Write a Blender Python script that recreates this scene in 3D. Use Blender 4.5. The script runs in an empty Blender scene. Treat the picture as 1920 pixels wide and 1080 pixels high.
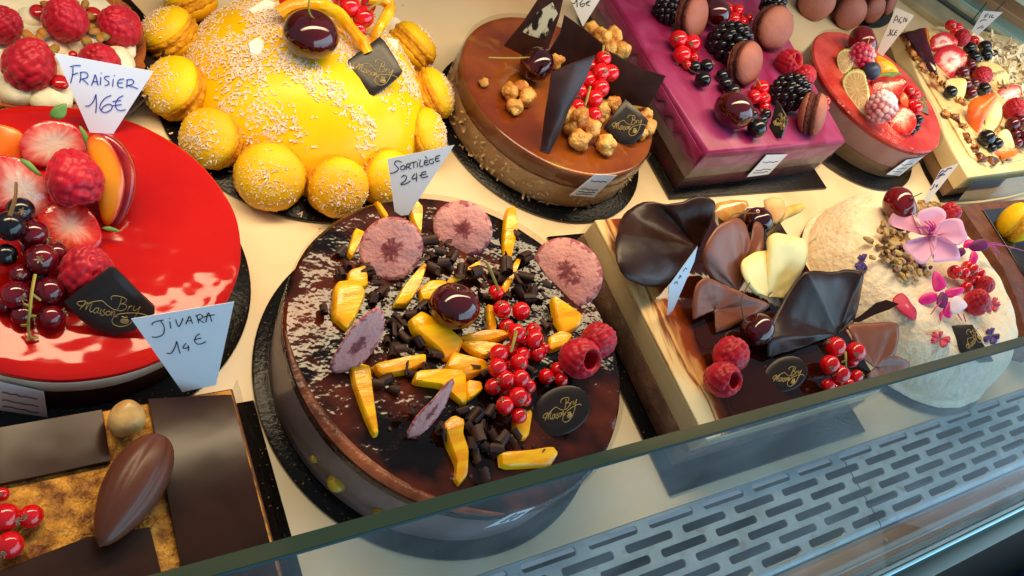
import bpy, bmesh, math, random
import numpy as np
from mathutils import Vector, Matrix, noise
random.seed(7)
S = 0.0065                      # metres per modelling unit
sc = bpy.context.scene
COL = sc.collection
# ---------------------------------------------------------------- camera
FPX, HC = 1599.45, 55.0         # focal length in pixels of a 1920 wide frame, camera height in units
yaw, pit, rol = -0.94317351, 0.82590811, 0.66505669
_f = np.array([-math.sin(yaw) * math.cos(pit), math.cos(yaw) * math.cos(pit), -math.sin(pit)])
_r = np.array([math.cos(yaw), math.sin(yaw), 0.0]); _u = np.cross(_r, _f)
_r, _u = math.cos(rol) * _r + math.sin(rol) * _u, -math.sin(rol) * _r + math.cos(rol) * _u
CAM = np.array([0, 0, HC])
cd = bpy.data.cameras.new('camera'); cam = bpy.data.objects.new('camera', cd); COL.objects.link(cam)
cd.sensor_width = 36.0; cd.lens = FPX / 1920 * 36; cd.clip_start = 0.01; cd.clip_end = 50
m4 = Matrix.Identity(4)
for i in range(3):
    m4[i][0], m4[i][1], m4[i][2], m4[i][3] = _r[i], _u[i], -_f[i], CAM[i] * S
cam.matrix_world = m4
sc.camera = cam
# ---------------------------------------------------------------- light
w = bpy.data.worlds.new('World'); sc.world = w; w.use_nodes = True
bg = w.node_tree.nodes['Background']; bg.inputs[0].default_value = (0.62, 0.8, 1.0, 1); bg.inputs[1].default_value = 0.3
def lamp(name, loc, to, sx, sy, power, col):
    l = bpy.data.lights.new(name, 'AREA'); l.shape = 'RECTANGLE'; l.size = sx * S; l.size_y = sy * S
    l.energy = power; l.color = col
    o = bpy.data.objects.new(name, l); COL.objects.link(o)
    o.location = Vector(loc) * S
    o.rotation_euler = (Vector(to) - Vector(loc)).to_track_quat('-Z', 'Y').to_euler()
    return o
lamp('case_lamp', (72, 47, 45), (72, 34, 0), 184, 8, 2.15, (1.0, 0.76, 0.46)).data.spread = math.radians(120)
lamp('street_daylight', (185, -150, 62), (60, 25, 0), 460, 210, 46.0, (0.52, 0.80, 1.0))
sc.view_settings.view_transform = 'Standard'; sc.view_settings.look = 'None'
sc.view_settings.exposure = 0.0; sc.view_settings.gamma = 1.0
sc.cycles.use_denoising = True
sc.cycles.max_bounces = 10; sc.cycles.transparent_max_bounces = 16
sc.cycles.caustics_reflective = False; sc.cycles.caustics_refractive = False
# ---------------------------------------------------------------- placing
def ray(px, py):
    d = (px - 960) / FPX * _r - (py - 540) / FPX * _u + _f
    return d / np.linalg.norm(d)
def P(px, py, z):                       # point of the place on height z seen at a photo pixel
    d = ray(px, py); return CAM + d * ((z - HC) / d[2])
def cpp(p):                             # units per photo pixel at a point
    return float((np.asarray(p) - CAM) @ _f) / FPX
def onto(px, py, hf, lo=0.0, hi=16.0):  # first hit of a height field
    z = hi
    while z > lo:
        q = P(px, py, z)
        if hf(q[0], q[1]) >= z: return q
        z -= 0.05
    return P(px, py, lo)
def nrm(B, el, yw=0.0):                 # a normal that leans up by el degrees and faces the viewer, turned by yw
    v = CAM - np.asarray(B); a = math.atan2(v[1], v[0]) + math.radians(yw); e = math.radians(el)
    return np.array([math.cos(a) * math.cos(e), math.sin(a) * math.cos(e), math.sin(e)])
def onpl(px, py, B, n):
    d = ray(px, py); return CAM + d * (((np.asarray(B) - CAM) @ n) / (d @ n))
def smooth(pts, k=5, closed=True):
    pts = [np.asarray(p, float) for p in pts]; n = len(pts); out = []
    for i in range(n if closed else n - 1):
        g = (lambda j: pts[j % n]) if closed else (lambda j: pts[min(max(j, 0), n - 1)])
        p0, p1, p2, p3 = g(i - 1), g(i), g(i + 1), g(i + 2)
        for t in range(k):
            t /= k
            out.append(0.5 * (2 * p1 + (p2 - p0) * t + (2 * p0 - 5 * p1 + 4 * p2 - p3) * t * t + (3 * p1 - p0 - 3 * p2 + p3) * t ** 3))
    if not closed: out.append(pts[-1])
    return out
# ---------------------------------------------------------------- materials
def c(h):
    v = [int(h[i:i + 2], 16) / 255 for i in (1, 3, 5)]
    return tuple(x / 12.92 if x < .04045 else ((x + .055) / 1.055) ** 2.4 for x in v) + (1,)
MATS = {}
def M(name, col, rough=.5, col2=None, k=.5, det=4, lo=.4, hi=.6, bump=0, bk=2, bdet=3, sss=0, ssr=(1, .4, .2), coat=0, metal=0,
      trans=0, ior=1.45, spec=.5, rad=None, radn=0.0, radk=.6, rnd=0, alpha=1, dist=0, stretch=None, ang=None, col3=None, k3=3, lo3=.55, hi3=.65, rvar=0, sheen=0, coatr=.04, streak=0, sk=(16, 1.5)):
    m = bpy.data.materials.new(name); MATS[name] = m; m.use_nodes = True
    nt = m.node_tree; N = nt.nodes; L = nt.links; b = N['Principled BSDF']
    c1 = c(col) if isinstance(col, str) else col
    tc = N.new('ShaderNodeTexCoord'); mp = N.new('ShaderNodeMapping'); L.new(tc.outputs['Object'], mp.inputs[0])
    s = 1 / S; mp.inputs['Scale'].default_value = (s, s, s) if not stretch else tuple(s * q for q in stretch)
    oi = N.new('ShaderNodeObjectInfo')
    vm = N.new('ShaderNodeVectorMath'); vm.operation = 'MULTIPLY_ADD'
    vm.inputs[1].default_value = (37, 53, 71); L.new(oi.outputs['Random'], vm.inputs[0]); L.new(mp.outputs[0], vm.inputs[2])
    def nz(sc_, d_, dd=0):
        n = N.new('ShaderNodeTexNoise'); n.inputs['Scale'].default_value = sc_; n.inputs['Detail'].default_value = d_
        n.inputs['Distortion'].default_value = dd; L.new(vm.outputs[0], n.inputs['Vector']); return n
    def ramp(sock, stops):
        r = N.new('ShaderNodeValToRGB'); L.new(sock, r.inputs[0]); e = r.color_ramp.elements
        while len(e) < len(stops): e.new(.5)
        for q, (p_, cc) in zip(e, stops): q.position = p_; q.color = c(cc) if isinstance(cc, str) else cc
        return r
    src = None
    if rad:
        at = N.new('ShaderNodeAttribute'); at.attribute_name = 'rad'; sock = at.outputs['Fac']
        if radn:
            n = nz(radk, 5, .6); a = N.new('ShaderNodeMath'); a.operation = 'MULTIPLY_ADD'
            a.inputs[1].default_value = radn; L.new(n.outputs['Fac'], a.inputs[0])
            b2 = N.new('ShaderNodeMath'); b2.operation = 'ADD'; b2.inputs[1].default_value = -radn / 2; L.new(sock, b2.inputs[0])
            L.new(b2.outputs[0], a.inputs[2]); sock = a.outputs[0]
        if streak:                                      # noise drawn out along the radius
            aa = N.new('ShaderNodeAttribute'); aa.attribute_name = 'ang'; mm = N.new('ShaderNodeMath'); mm.operation = 'MULTIPLY'; mm.inputs[1].default_value = sk[0]; L.new(aa.outputs['Fac'], mm.inputs[0])
            m3 = N.new('ShaderNodeMath'); m3.operation = 'MULTIPLY'; m3.inputs[1].default_value = sk[1]; L.new(at.outputs['Fac'], m3.inputs[0])
            cx = N.new('ShaderNodeCombineXYZ'); L.new(mm.outputs[0], cx.inputs[0]); L.new(m3.outputs[0], cx.inputs[1]); L.new(oi.outputs['Random'], cx.inputs[2])
            n = N.new('ShaderNodeTexNoise'); n.inputs['Scale'].default_value = 1.6; n.inputs['Detail'].default_value = 6; L.new(cx.outputs[0], n.inputs['Vector'])
            q = N.new('ShaderNodeMath'); q.operation = 'MULTIPLY_ADD'; q.inputs[1].default_value = streak; L.new(n.outputs['Fac'], q.inputs[0])
            q2 = N.new('ShaderNodeMath'); q2.operation = 'ADD'; q2.inputs[1].default_value = -streak / 2; L.new(sock, q2.inputs[0]); L.new(q2.outputs[0], q.inputs[2]); sock = q.outputs[0]
        src = ramp(sock, rad).outputs[0]
    elif col2:
        n = nz(k, det, dist); src = ramp(n.outputs['Fac'], [(lo, c1), (hi, col2)]).outputs[0]
    def mix(fac, A, Bc):
        x = N.new('ShaderNodeMix'); x.data_type = 'RGBA'; L.new(fac, x.inputs[0])
        if A is None: x.inputs[6].default_value = c1
        else: L.new(A, x.inputs[6])
        if isinstance(Bc, str): x.inputs[7].default_value = c(Bc)
        else: L.new(Bc, x.inputs[7])
        return x.outputs[2]
    if ang:                                             # radial segments: (count, colour)
        at2 = N.new('ShaderNodeAttribute'); at2.attribute_name = 'ang'
        a = N.new('ShaderNodeMath'); a.operation = 'MULTIPLY'; a.inputs[1].default_value = ang[0]; L.new(at2.outputs['Fac'], a.inputs[0])
        f = N.new('ShaderNodeMath'); f.operation = 'PINGPONG'; f.inputs[1].default_value = .5; L.new(a.outputs[0], f.inputs[0])
        r = ramp(f.outputs[0], [(.02, (1, 1, 1, 1)), (.1, (0, 0, 0, 1))])
        src = mix(r.outputs[0], src, ang[1])
    if col3:
        n = nz(k3, 3); r = ramp(n.outputs['Fac'], [(lo3, (0, 0, 0, 1)), (hi3, (1, 1, 1, 1))]); src = mix(r.outputs[0], src, col3)
    if rnd:
        h = N.new('ShaderNodeHueSaturation'); a = N.new('ShaderNodeMath'); a.operation = 'MULTIPLY_ADD'
        a.inputs[1].default_value = rnd; a.inputs[2].default_value = 1 - rnd / 2; L.new(oi.outputs['Random'], a.inputs[0]); L.new(a.outputs[0], h.inputs['Value'])
        h.inputs['Color'].default_value = c1
        if src is not None: L.new(src, h.inputs['Color'])
        src = h.outputs[0]
    if src is not None: L.new(src, b.inputs['Base Color'])
    else: b.inputs['Base Color'].default_value = c1
    b.inputs['Roughness'].default_value = rough
    if rvar:
        n = nz(k * 2, 4); a = N.new('ShaderNodeMath'); a.operation = 'MULTIPLY_ADD'; a.inputs[1].default_value = rvar; a.inputs[2].default_value = max(0, rough - rvar / 2)
        L.new(n.outputs['Fac'], a.inputs[0]); L.new(a.outputs[0], b.inputs['Roughness'])
    b.inputs['Metallic'].default_value = metal; b.inputs['Specular IOR Level'].default_value = spec
    b.inputs['IOR'].default_value = ior
    if coat: b.inputs['Coat Weight'].default_value = coat; b.inputs['Coat Roughness'].default_value = coatr
    if sss:
        b.inputs['Subsurface Weight'].default_value = sss; b.inputs['Subsurface Radius'].default_value = ssr; b.inputs['Subsurface Scale'].default_value = .45 * S
    if sheen: b.inputs['Sheen Weight'].default_value = sheen; b.inputs['Sheen Roughness'].default_value = .4; b.inputs['Sheen Tint'].default_value = (1, .6, .6, 1)
    if trans: b.inputs['Transmission Weight'].default_value = trans
    if alpha < 1: b.inputs['Alpha'].default_value = alpha
    if bump:
        n = nz(bk, bdet); bp = N.new('ShaderNodeBump'); bp.inputs['Strength'].default_value = min(1, bump); bp.inputs['Distance'].default_value = .5 * S * max(1, bump)
        L.new(n.outputs['Fac'], bp.inputs['Height']); L.new(bp.outputs[0], b.inputs['Normal'])
        if coat: L.new(bp.outputs[0], b.inputs['Coat Normal'])
    return m
# ---------------------------------------------------------------- geometry: (verts, faces, rad, ang)
def G(v, f, rad=None, ang=None): return (np.asarray(v, float), f, rad, ang)
def join(*gs):
    v, f, off = [], [], 0
    rad, ang = [], []
    for g in gs:
        v.append(g[0]); f += [tuple(i + off for i in q) for q in g[1]]; off += len(g[0])
        rad.append(g[2] if g[2] is not None else np.zeros(len(g[0]))); ang.append(g[3] if g[3] is not None else np.zeros(len(g[0])))
    return (np.vstack(v), f, np.concatenate(rad), np.concatenate(ang))
def lathe(prof, n=72, cx=0, cy=0, sx=1, sy=1, jit=0, jk=.3, seed=0):
    v, f, rings = [], [], []
    for (r, z) in prof:
        if r < 1e-6: rings.append([len(v)]); v.append((cx, cy, z)); continue
        rings.append(list(range(len(v), len(v) + n)))
        for i in range(n):
            a = 2 * math.pi * i / n
            x, y, zz = r * math.cos(a), r * math.sin(a), z
            if jit:
                d = noise.noise(Vector((x * jk + seed, y * jk, z * jk))) * jit
                x *= 1 + d / max(r, 1); y *= 1 + d / max(r, 1); zz += d * .5 * (1 if z > prof[-1][1] + 1e-6 else 0)
            v.append((cx + x * sx, cy + y * sy, zz))
    for A, B in zip(rings, rings[1:]):
        for i in range(n):
            j = (i + 1) % n
            if len(A) == 1 and len(B) == 1: break
            if len(A) == 1: f.append((A[0], B[i], B[j]))
            elif len(B) == 1: f.append((A[i], B[0], A[j]))
            else: f.append((A[i], B[i], B[j], A[j]))
    return G(v, f)
def sphere(r=1, n=20, m=14, cz=0, sx=1, sy=1, sz=1, c0=(0, 0, 0), disp=None):
    v, f = [], []
    prof = [(math.sin(math.pi * i / m), math.cos(math.pi * i / m)) for i in range(m + 1)]
    prof[0] = (0, 1); prof[-1] = (0, -1)
    g = lathe(prof, n)
    v = g[0]
    if disp: v = np.array([p * disp(p) for p in v])
    v = v * r * np.array([sx, sy, sz]) + np.array(c0)
    return G(v, g[1])
def tube(pts, r, n=6, taper=None):
    pts = [np.asarray(p, float) for p in pts]; v, f = [], []
    up = np.array([.13, .31, .94])
    for i, p in enumerate(pts):
        d = pts[min(i + 1, len(pts) - 1)] - pts[max(i - 1, 0)]; d = d / (np.linalg.norm(d) + 1e-9)
        a = np.cross(d, up); a /= (np.linalg.norm(a) + 1e-9); b = np.cross(d, a)
        rr = r if taper is None else r + (taper - r) * i / (len(pts) - 1)
        for k in range(n):
            t = 2 * math.pi * k / n; v.append(p + rr * (math.cos(t) * a + math.sin(t) * b))
    for i in range(len(pts) - 1):
        for k in range(n):
            f.append((i * n + k, i * n + (k + 1) % n, (i + 1) * n + (k + 1) % n, (i + 1) * n + k))
    f.append(tuple(range(n - 1, -1, -1))); f.append(tuple((len(pts) - 1) * n + k for k in range(n)))
    return G(v, f)
def fill(ring, z=None):                                  # ring fan with concentric rings, for flat or bulged sheets
    pass
def slabpoly(ring, n, th, rings=4, bulge=0, wave=None, taper=1.0, ctr=None, edge=0.0):
    """closed outline (points of a plane) -> a plate of thickness th behind it; bulge lifts its middle along n"""
    ring = [np.asarray(p, float) for p in ring]; k = len(ring); n = np.asarray(n, float)
    ce = np.mean(ring, axis=0) if ctr is None else np.asarray(ctr, float)
    v, rad, ang, f = [], [], [], []
    def lay(back):
        idx = []
        ss = [0] + [(i + 1) / rings for i in range(rings)]
        if edge: ss = [0] + [(i + 1) / rings * (1 - edge) for i in range(rings)] + [1.0]
        for s in ss:
            row = []
            for i, p in enumerate(ring):
                if s == 0 and i: break
                q = ce + (p - ce) * s * (taper if back else 1)
                h = bulge * (1 - s * s) + (wave(s, i / k) if wave else 0)
                if edge and s == 1.0 and not back: h -= edge * 1.2
                if back: h = (h if abs(bulge) < th * 3 or wave else 0) - th if taper == 1 else -th * (1 - .55 * s * s)
                row.append(len(v)); v.append(q + n * h); rad.append(s); ang.append(i / k)
            idx.append(row)
        return idx
    A = lay(False); Bk = lay(True)
    def skin(R, flip):
        for a, b in zip(R, R[1:]):
            for i in range(k):
                j = (i + 1) % k
                q = (a[0], b[i], b[j]) if len(a) == 1 else (a[i], b[i], b[j], a[j])
                f.append(q[::-1] if flip else q)
    skin(A, False); skin(Bk, True)
    for i in range(k):
        j = (i + 1) % k; f.append((A[-1][i], Bk[-1][i], Bk[-1][j], A[-1][j]))
    return G(v, f, np.array(rad), np.array(ang))
def sheet(poly, B, n, th, sm=0, **kw):                   # outline in photo pixels on the plane through B
    ring = [onpl(x, y, B, n) for x, y in poly]
    a = sum(np.cross(ring[i], ring[(i + 1) % len(ring)]) for i in range(len(ring))) @ n
    if a < 0: ring = ring[::-1]
    if sm: ring = smooth(ring, sm)
    return slabpoly(ring, n, th, **kw)
def chunk(poly, z0, h, sm=0, tilt=(0, 0), grow=1.06, crown=.12):   # solid lump standing on z0, outline = its top face
    ring = [P(x, y, z0 + h * .75) for x, y in poly]
    if sum(np.cross(ring[i], ring[(i + 1) % len(ring)])[2] for i in range(len(ring))) < 0: ring = ring[::-1]
    if sm: ring = smooth(ring, sm)
    k = len(ring); ce = np.mean(ring, axis=0); v, f = [], []
    for s, z in ((grow, z0), (1.04, z0 + h * .5), (1.0, z0 + h * .82), (.86, z0 + h), (.45, z0 + h * (1 + crown))):
        for p in ring:
            q = ce + (p - ce) * s; q[2] = z + (q[0] - ce[0]) * tilt[0] + (q[1] - ce[1]) * tilt[1]; v.append(q)
    for l in range(4):
        for i in range(k):
            j = (i + 1) % k; f.append((l * k + i, l * k + j, (l + 1) * k + j, (l + 1) * k + i))
    v.append(np.array([ce[0], ce[1], z0 + h * (1 + crown * 1.2)])); q = len(v) - 1
    for i in range(k): f.append((4 * k + i, 4 * k + (i + 1) % k, q))
    f.append(tuple(range(k - 1, -1, -1)))
    return G(v, f)
def loft(A, Bc, m=8, th=.12, sag=None, edge=None):       # curved sheet between two polylines of equal length, given thickness
    A = np.array(A); Bc = np.array(Bc); n = len(A); v = []
    for i in range(n):
        for j in range(m + 1):
            t = j / m; q = A[i] * (1 - t) + Bc[i] * t
            if sag: q = q + np.array(sag(i / (n - 1), t))
            v.append(q)
    W = m + 1; F = [(i * W + j, (i + 1) * W + j, (i + 1) * W + j + 1, i * W + j + 1) for i in range(n - 1) for j in range(m)]
    return thicken(np.array(v), F, th)
def thicken(v, F, th):
    nr = np.zeros_like(v)
    for q in F:
        x = np.cross(v[q[1]] - v[q[0]], v[q[2]] - v[q[0]])
        for i in q: nr[i] += x
    nr /= (np.linalg.norm(nr, axis=1)[:, None] + 1e-9)
    k = len(v); V = np.vstack([v + nr * th / 2, v - nr * th / 2]); f = list(F) + [tuple(i + k for i in q[::-1]) for q in F]
    ed = {}
    for q in F:
        for a, b in zip(q, q[1:] + q[:1]): ed[(a, b)] = 1
    for (a, b) in list(ed):
        if (b, a) not in ed: f.append((b, a, a + k, b + k))
    return G(V, f)
def box(x0, x1, y0, y1, z0, z1, bev=.15, seg=2):
    bm = bmesh.new(); bmesh.ops.create_cube(bm, size=1)
    for q in bm.verts: q.co = ((x0 + x1) / 2 + q.co.x * (x1 - x0), (y0 + y1) / 2 + q.co.y * (y1 - y0), (z0 + z1) / 2 + q.co.z * (z1 - z0))
    if bev: bmesh.ops.bevel(bm, geom=bm.edges[:], offset=bev, segments=seg, affect='EDGES', profile=.5)
    bm.verts.index_update(); g = G([tuple(q.co) for q in bm.verts], [tuple(x.index for x in p.verts) for p in bm.faces]); bm.free(); return g
def jig(g, amp, k, seed=0):                              # uneven surface
    v = np.array([p + np.array(noise.noise_vector(Vector(p * k) + Vector((seed, seed * 2, 0)))) * amp for p in g[0]])
    return (v, g[1], g[2], g[3])
def prism(poly, z0, z1, bev=.2):                         # world xy outline
    ring = [np.array([x, y, 0.]) for x, y in poly]
    if sum(np.cross(ring[i], ring[(i + 1) % len(ring)])[2] for i in range(len(ring))) < 0: ring = ring[::-1]
    k = len(ring); ce = np.mean(ring, axis=0); R = np.mean([np.linalg.norm(p - ce) for p in ring]); v, f = [], []
    for s, z in ((1, z0), (1, z1 - bev), (1 - bev * .3 / R, z1 - bev * .3), (1 - bev / R, z1)):
        for p in ring: q = ce + (p - ce) * s; q[2] = z; v.append(q)
    for l in range(3):
        for i in range(k):
            j = (i + 1) % k; f.append((l * k + i, l * k + j, (l + 1) * k + j, (l + 1) * k + i))
    f.append(tuple(range(k - 1, -1, -1))); f.append(tuple(3 * k + i for i in range(k)))
    return G(v, f)
def mesh(name, g, mat, sm=True):
    me = bpy.data.meshes.new(name); me.from_pydata((np.asarray(g[0]) * S).tolist(), [], [tuple(int(i) for i in q) for q in g[1]])
    if g[2] is not None:
        a = me.attributes.new('rad', 'FLOAT', 'POINT'); a.data.foreach_set('value', np.asarray(g[2], dtype=np.float32))
        a = me.attributes.new('ang', 'FLOAT', 'POINT'); a.data.foreach_set('value', np.asarray(g[3], dtype=np.float32))
    if sm:
        me.polygons.foreach_set('use_smooth', [True] * len(me.polygons))
        if sm != 'all': me.set_sharp_from_angle(angle=math.radians(42 if sm is True else sm))
    me.materials.append(mat); me.update(); return me
# ---------------------------------------------------------------- objects
def link(o, parent=None):
    COL.objects.link(o)
    if parent is not None: o.parent = parent
    return o
def tag(o, label, cat, group=None):
    o['label'] = label; o['category'] = cat
    if group: o['group'] = group
    return o
def thing(name, label, cat, base, group=None):
    o = bpy.data.objects.new(name, None); link(o); o.location = Vector(base) * S; o.empty_display_size = .01
    o['_b'] = 1
    BASE[o.name] = np.asarray(base, float); return tag(o, label, cat, group)
BASE = {}
def part(t, name, g, mat, sm=True, kind=None, label=None):
    b = BASE[t.name]
    me = mesh(name, (np.asarray(g[0]) - b, g[1], g[2], g[3]), mat, sm)
    o = bpy.data.objects.new(name, me); link(o, t); BASE[o.name] = b
    if kind: o['kind'] = kind
    if label: o['label'] = label
    return o
def solo(name, label, cat, g, mat, base, group=None, sm=True, kind=None):     # a thing that is one mesh
    me = mesh(name, (np.asarray(g[0]) - np.asarray(base), g[1], g[2], g[3]), mat, sm)
    o = bpy.data.objects.new(name, me); link(o); o.location = Vector(base) * S; BASE[o.name] = np.asarray(base, float)
    if kind: o['kind'] = kind
    if label: tag(o, label, cat, group)
    return o
def struct(name, g, mat, sm=True):
    o = bpy.data.objects.new(name, mesh(name, g, mat, sm)); link(o); o['kind'] = 'structure'; BASE[o.name] = np.zeros(3); return o
def inst(name, me, label, cat, loc, r, rot=(0, 0, 0), group=None, sq=(1, 1, 1)):
    o = bpy.data.objects.new(name, me); link(o); o.location = Vector(loc) * S; o.rotation_euler = rot; o.scale = (r * sq[0], r * sq[1], r * sq[2])
    return tag(o, label, cat, group)
def kid(par, name, me, loc, r, rot=(0, 0, 0)):            # child copy sharing mesh data, loc in world units
    o = bpy.data.objects.new(name, me); link(o, par)
    o.location = Vector(np.asarray(loc) - BASE[par.name]) * S; o.rotation_euler = rot; o.scale = (r, r, r)
    BASE[o.name] = np.asarray(loc, float); return o
def aim(d):                                               # euler that turns +Z to d
    return Vector(d).to_track_quat('Z', 'Y').to_euler()
# ---------------------------------------------------------------- material set
M('shelf', '#e2caa0', .32, col2=c('#e8d3ac'), k=.05, rvar=.15, col3='#cdb07c', k3=.09, lo3=.5, hi3=.75)
M('steel', '#a9bcc2', .36, col2=c('#98a9ad'), k=.35, metal=.3, bump=.02, bk=6, rvar=.2, col3='#8f897e', k3=.8, lo3=.6, hi3=.8)
M('gutter', '#b98a4c', .4, col2=c('#9a7850'), k=.08, metal=.1, rvar=.2, stretch=(.2, 1, 1))
M('rail', '#8c8a7a', .4, metal=.7, col2=c('#6f6d60'), k=.3, stretch=(.1, 1, 1))
M('rail_highlight', '#9fd4e6', .25, metal=.2)  # cyan highlight along the metal edge, painted in as base colour
M('rail_dark', '#39453f', .35, metal=.3)
M('dark', '#0b0e10', .6)
M('wall_brown', '#8a5a2c', .6, col2=c('#7a4f26'), k=.05)
M('frame_beige', '#c2b48c', .45, metal=.1, col2=c('#aa9b76'), k=.2)
M('green_glass', '#8fb4a2', .12, spec=.8, alpha=.8)
M('board', '#070605', .26, bump=.12, bk=3, bdet=4, col2=c('#0d0a07'), k=2, spec=.22, col3='#8a6a30', k3=5, lo3=.68, hi3=.72)  # gold specks paint in the glints of the crinkled black board
M('board_edge', '#6d5a3a', .5)
M('glaze_red', '#b8160f', .085, col2=c('#aa100c'), k=.15, spec=.36, bump=.7, bk=.27, bdet=1.9, sss=.2, ssr=(1, .1, .05))
M('mousse_white', '#e9dcc4', .5, sss=.1, col2=c('#ddccae'), k=.6, bump=.05)
M('choc_sponge', '#2c150c', .6, bump=.4, bk=3, col2=c('#3a1d11'), k=1)
M('glaze_choc', '#100602', .11, col2=c('#6a2a12'), k=.17, lo=.46, hi=.72, det=3, spec=.4, bump=.5, bk=.5, bdet=3.4)
M('glaze_rim', '#4a1f10', .3, col2=c('#8c4e2c'), k=.35, lo=.35, hi=.65, bump=.4, bk=1, spec=.35)
M('mousse_mauve', '#98807e', .35, col2=c('#a89092'), k=.22, coat=.1, dist=.8, bump=.05, col3='#a08268', k3=.4, lo3=.6, hi3=.8)
M('mango_gel', '#b0961e', .35)
M('mango', '#ea9c00', .24, col2=c('#f9be12'), k=.6, det=6, bump=.1, bk=1.6, bdet=6, sss=.3, ssr=(1, .6, .1), coat=.2, rnd=.22, stretch=(.5, 2.2, 1))
M('glaze_yellow', '#ffc000', .33, col2=c('#ffcc10'), k=.14, coat=.05, coatr=.15, spec=.3, sss=.15, ssr=(1, .7, .1), bump=.06, bk=.4)
M('macaron_yellow', '#f8c800', .55, col2=c('#efb402'), k=.5, bump=.12, bk=5, sss=.1, ssr=(1, .7, .1), rnd=.12)
M('macaron_foot', '#d08a0a', .8, bump=.7, bk=4, col2=c('#e4a814'), k=3)
M('cream_fill', '#efe2b0', .6)
M('coconut', '#f6dfc2', .55, sss=.15, rnd=.1)
M('coconut_chip', '#f7efdd', .45, sss=.2)
M('choc', '#26130d', .33, col2=c('#2e1710'), k=.4, bump=.03, bk=3, rvar=.12, spec=.36)
M('choc_matte', '#35211d', .5, col2=c('#41291f'), k=.5, bump=.08, bk=4, rnd=.3, spec=.3)
M('choc_plate', '#2a150c', .24, col2=c('#341c0f'), k=.25, bump=.22, bk=.2, bdet=2, spec=.32)
M('choc_milk', '#7a4530', .36, col2=c('#84492f'), k=.4, bump=.03, bk=2, rvar=.1)
M('choc_pod', '#5e3220', .4, bump=.03, bk=3, rvar=.15)
M('choc_white', '#ffe69c', .4, sss=.15, ssr=(1, .8, .4), col2=c('#fbe08c'), k=.3)
M('choc_smoky', '#2c130c', .32, coat=.1, col2=c('#3c1e13'), k=.4)
M('silver_leaf', '#cfc9a9', .35, metal=.3, col2=c('#2a1c14'), k=.55, lo=.5, hi=.56, stretch=(2.2, .6, 1))
M('gold_print', '#a38c52', .45, metal=.2)
M('plaque', '#1d1613', .34, col2=c('#231a16'), k=.4, bump=.02, bk=5)
M('paper', '#e4ecf4', .7)
M('paper_warm', '#f4efe4', .7)
M('ink_blue', '#22319a', .6)
M('ink_black', '#20242e', .6)
M('print_grey', '#5a6070', .6)
M('acetate', '#000000', .04, spec=.5, alpha=.13)
M('acetate_reflection', '#3f7f86', .08, spec=.9, alpha=.72, col2=c('#2a5566'), k=.12, stretch=(.3, .3, 2), coat=.5)  # clear acetate with its blue reflection painted into the colour
M('cherry', '#2b0205', .07, col2=c('#48050a'), k=.5, coat=.6, spec=.6, bump=.02, bk=.7)
M('cherry_red', '#5a040a', .08, col2=c('#7c0b10'), k=.5, coat=.5)
M('stem_green', '#8a8a30', .55, col2=c('#a08a3c'), k=2)
M('stem_brown', '#6a4a20', .6)
M('currant', '#c6040e', .06, col2=c('#dd1018'), k=1, sss=.35, ssr=(1, .06, .05), coat=.5, rnd=.15, spec=.6)
M('currant_dark', '#4a0410', .07, col2=c('#6a0818'), k=1, coat=.6, rnd=.2, sss=.1)
M('blackcurrant', '#08080c', .16, col2=c('#15131a'), k=1, coat=.3)
M('blueberry', '#222b40', .4, col2=c('#38445c'), k=1, bump=.05)
M('calyx', '#7c5f4a', .85, col2=c('#9c8265'), k=3)
M('raspberry', '#a50b20', .42, col2=c('#b8142c'), k=1.2, sss=.25, ssr=(1, .12, .08), rnd=.16, sheen=.25, spec=.4)
M('rasp_sugar', '#b8284a', .5, col2=c('#f4e3e0'), k=.55, lo=.42, hi=.62, sss=.1)
M('blackberry', '#08070b', .16, col2=c('#180c16'), k=1, coat=.2, spec=.5)
M('macaron_pink', '#9a5644', .6, col2=c('#a8644f'), k=.7, bump=.15, bk=5, rnd=.1)
M('macaron_pfoot', '#5a2a20', .85, bump=.8, bk=4)
M('strawberry_cut', '#d83028', .16, rad=[(0, '#f3c8b0'), (.28, '#f0a890'), (.6, '#e2503c'), (.88, '#c81a14'), (1, '#b00e0c')], radn=.35, radk=.45, streak=.7, coat=.4, sss=.2, ssr=(1, .2, .1), bump=.18, bk=1.6)
M('strawberry_pale', '#e0a090', .16, rad=[(0, '#f4e2d4'), (.4, '#eec8ba'), (.72, '#e27a72'), (1, '#c8202a')], radn=.35, radk=.4, streak=.7, coat=.5, sss=.2, ssr=(1, .3, .2), bump=.22, bk=1.3)
M('strawberry_star', '#d02030', .2, rad=[(0, '#f0a0a0'), (.18, '#e86070'), (.3, '#f6d8d0'), (.5, '#f2c4bc'), (.66, '#d83040'), (1, '#c01420')], radn=.1, radk=1.2, streak=.35, coat=.4, bump=.12, bk=2)
M('peach_flesh', '#e8930e', .2, rad=[(0, '#eda01c'), (.8, '#e68a10'), (.97, '#d8500c'), (1, '#a02418')], radn=.12, coat=.6, sss=.2, ssr=(1, .5, .1))
M('peach_skin', '#8c1420', .22, col2=c('#c8401c'), k=.3, lo=.45, hi=.75, coat=.5)
M('apricot', '#e8601a', .3, col2=c('#ee7a1c'), k=.5, sss=.2, ssr=(1, .4, .1), coat=.3)
M('apple_pale', '#eed68a', .35, col2=c('#f2e2a8'), k=.4, sss=.2)
M('lime', '#a8b050', .25, rad=[(0, '#e0d0a0'), (.1, '#c8a468'), (.78, '#c0a268'), (.86, '#ece4b8'), (.92, '#b8c030'), (1, '#7a9420')], radn=.08, radk=2, ang=(18, '#e6dab0'), coat=.5, bump=.15, bk=2)
M('leaf', '#4c7a34', .5, col2=c('#6f9648'), k=.8)
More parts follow.
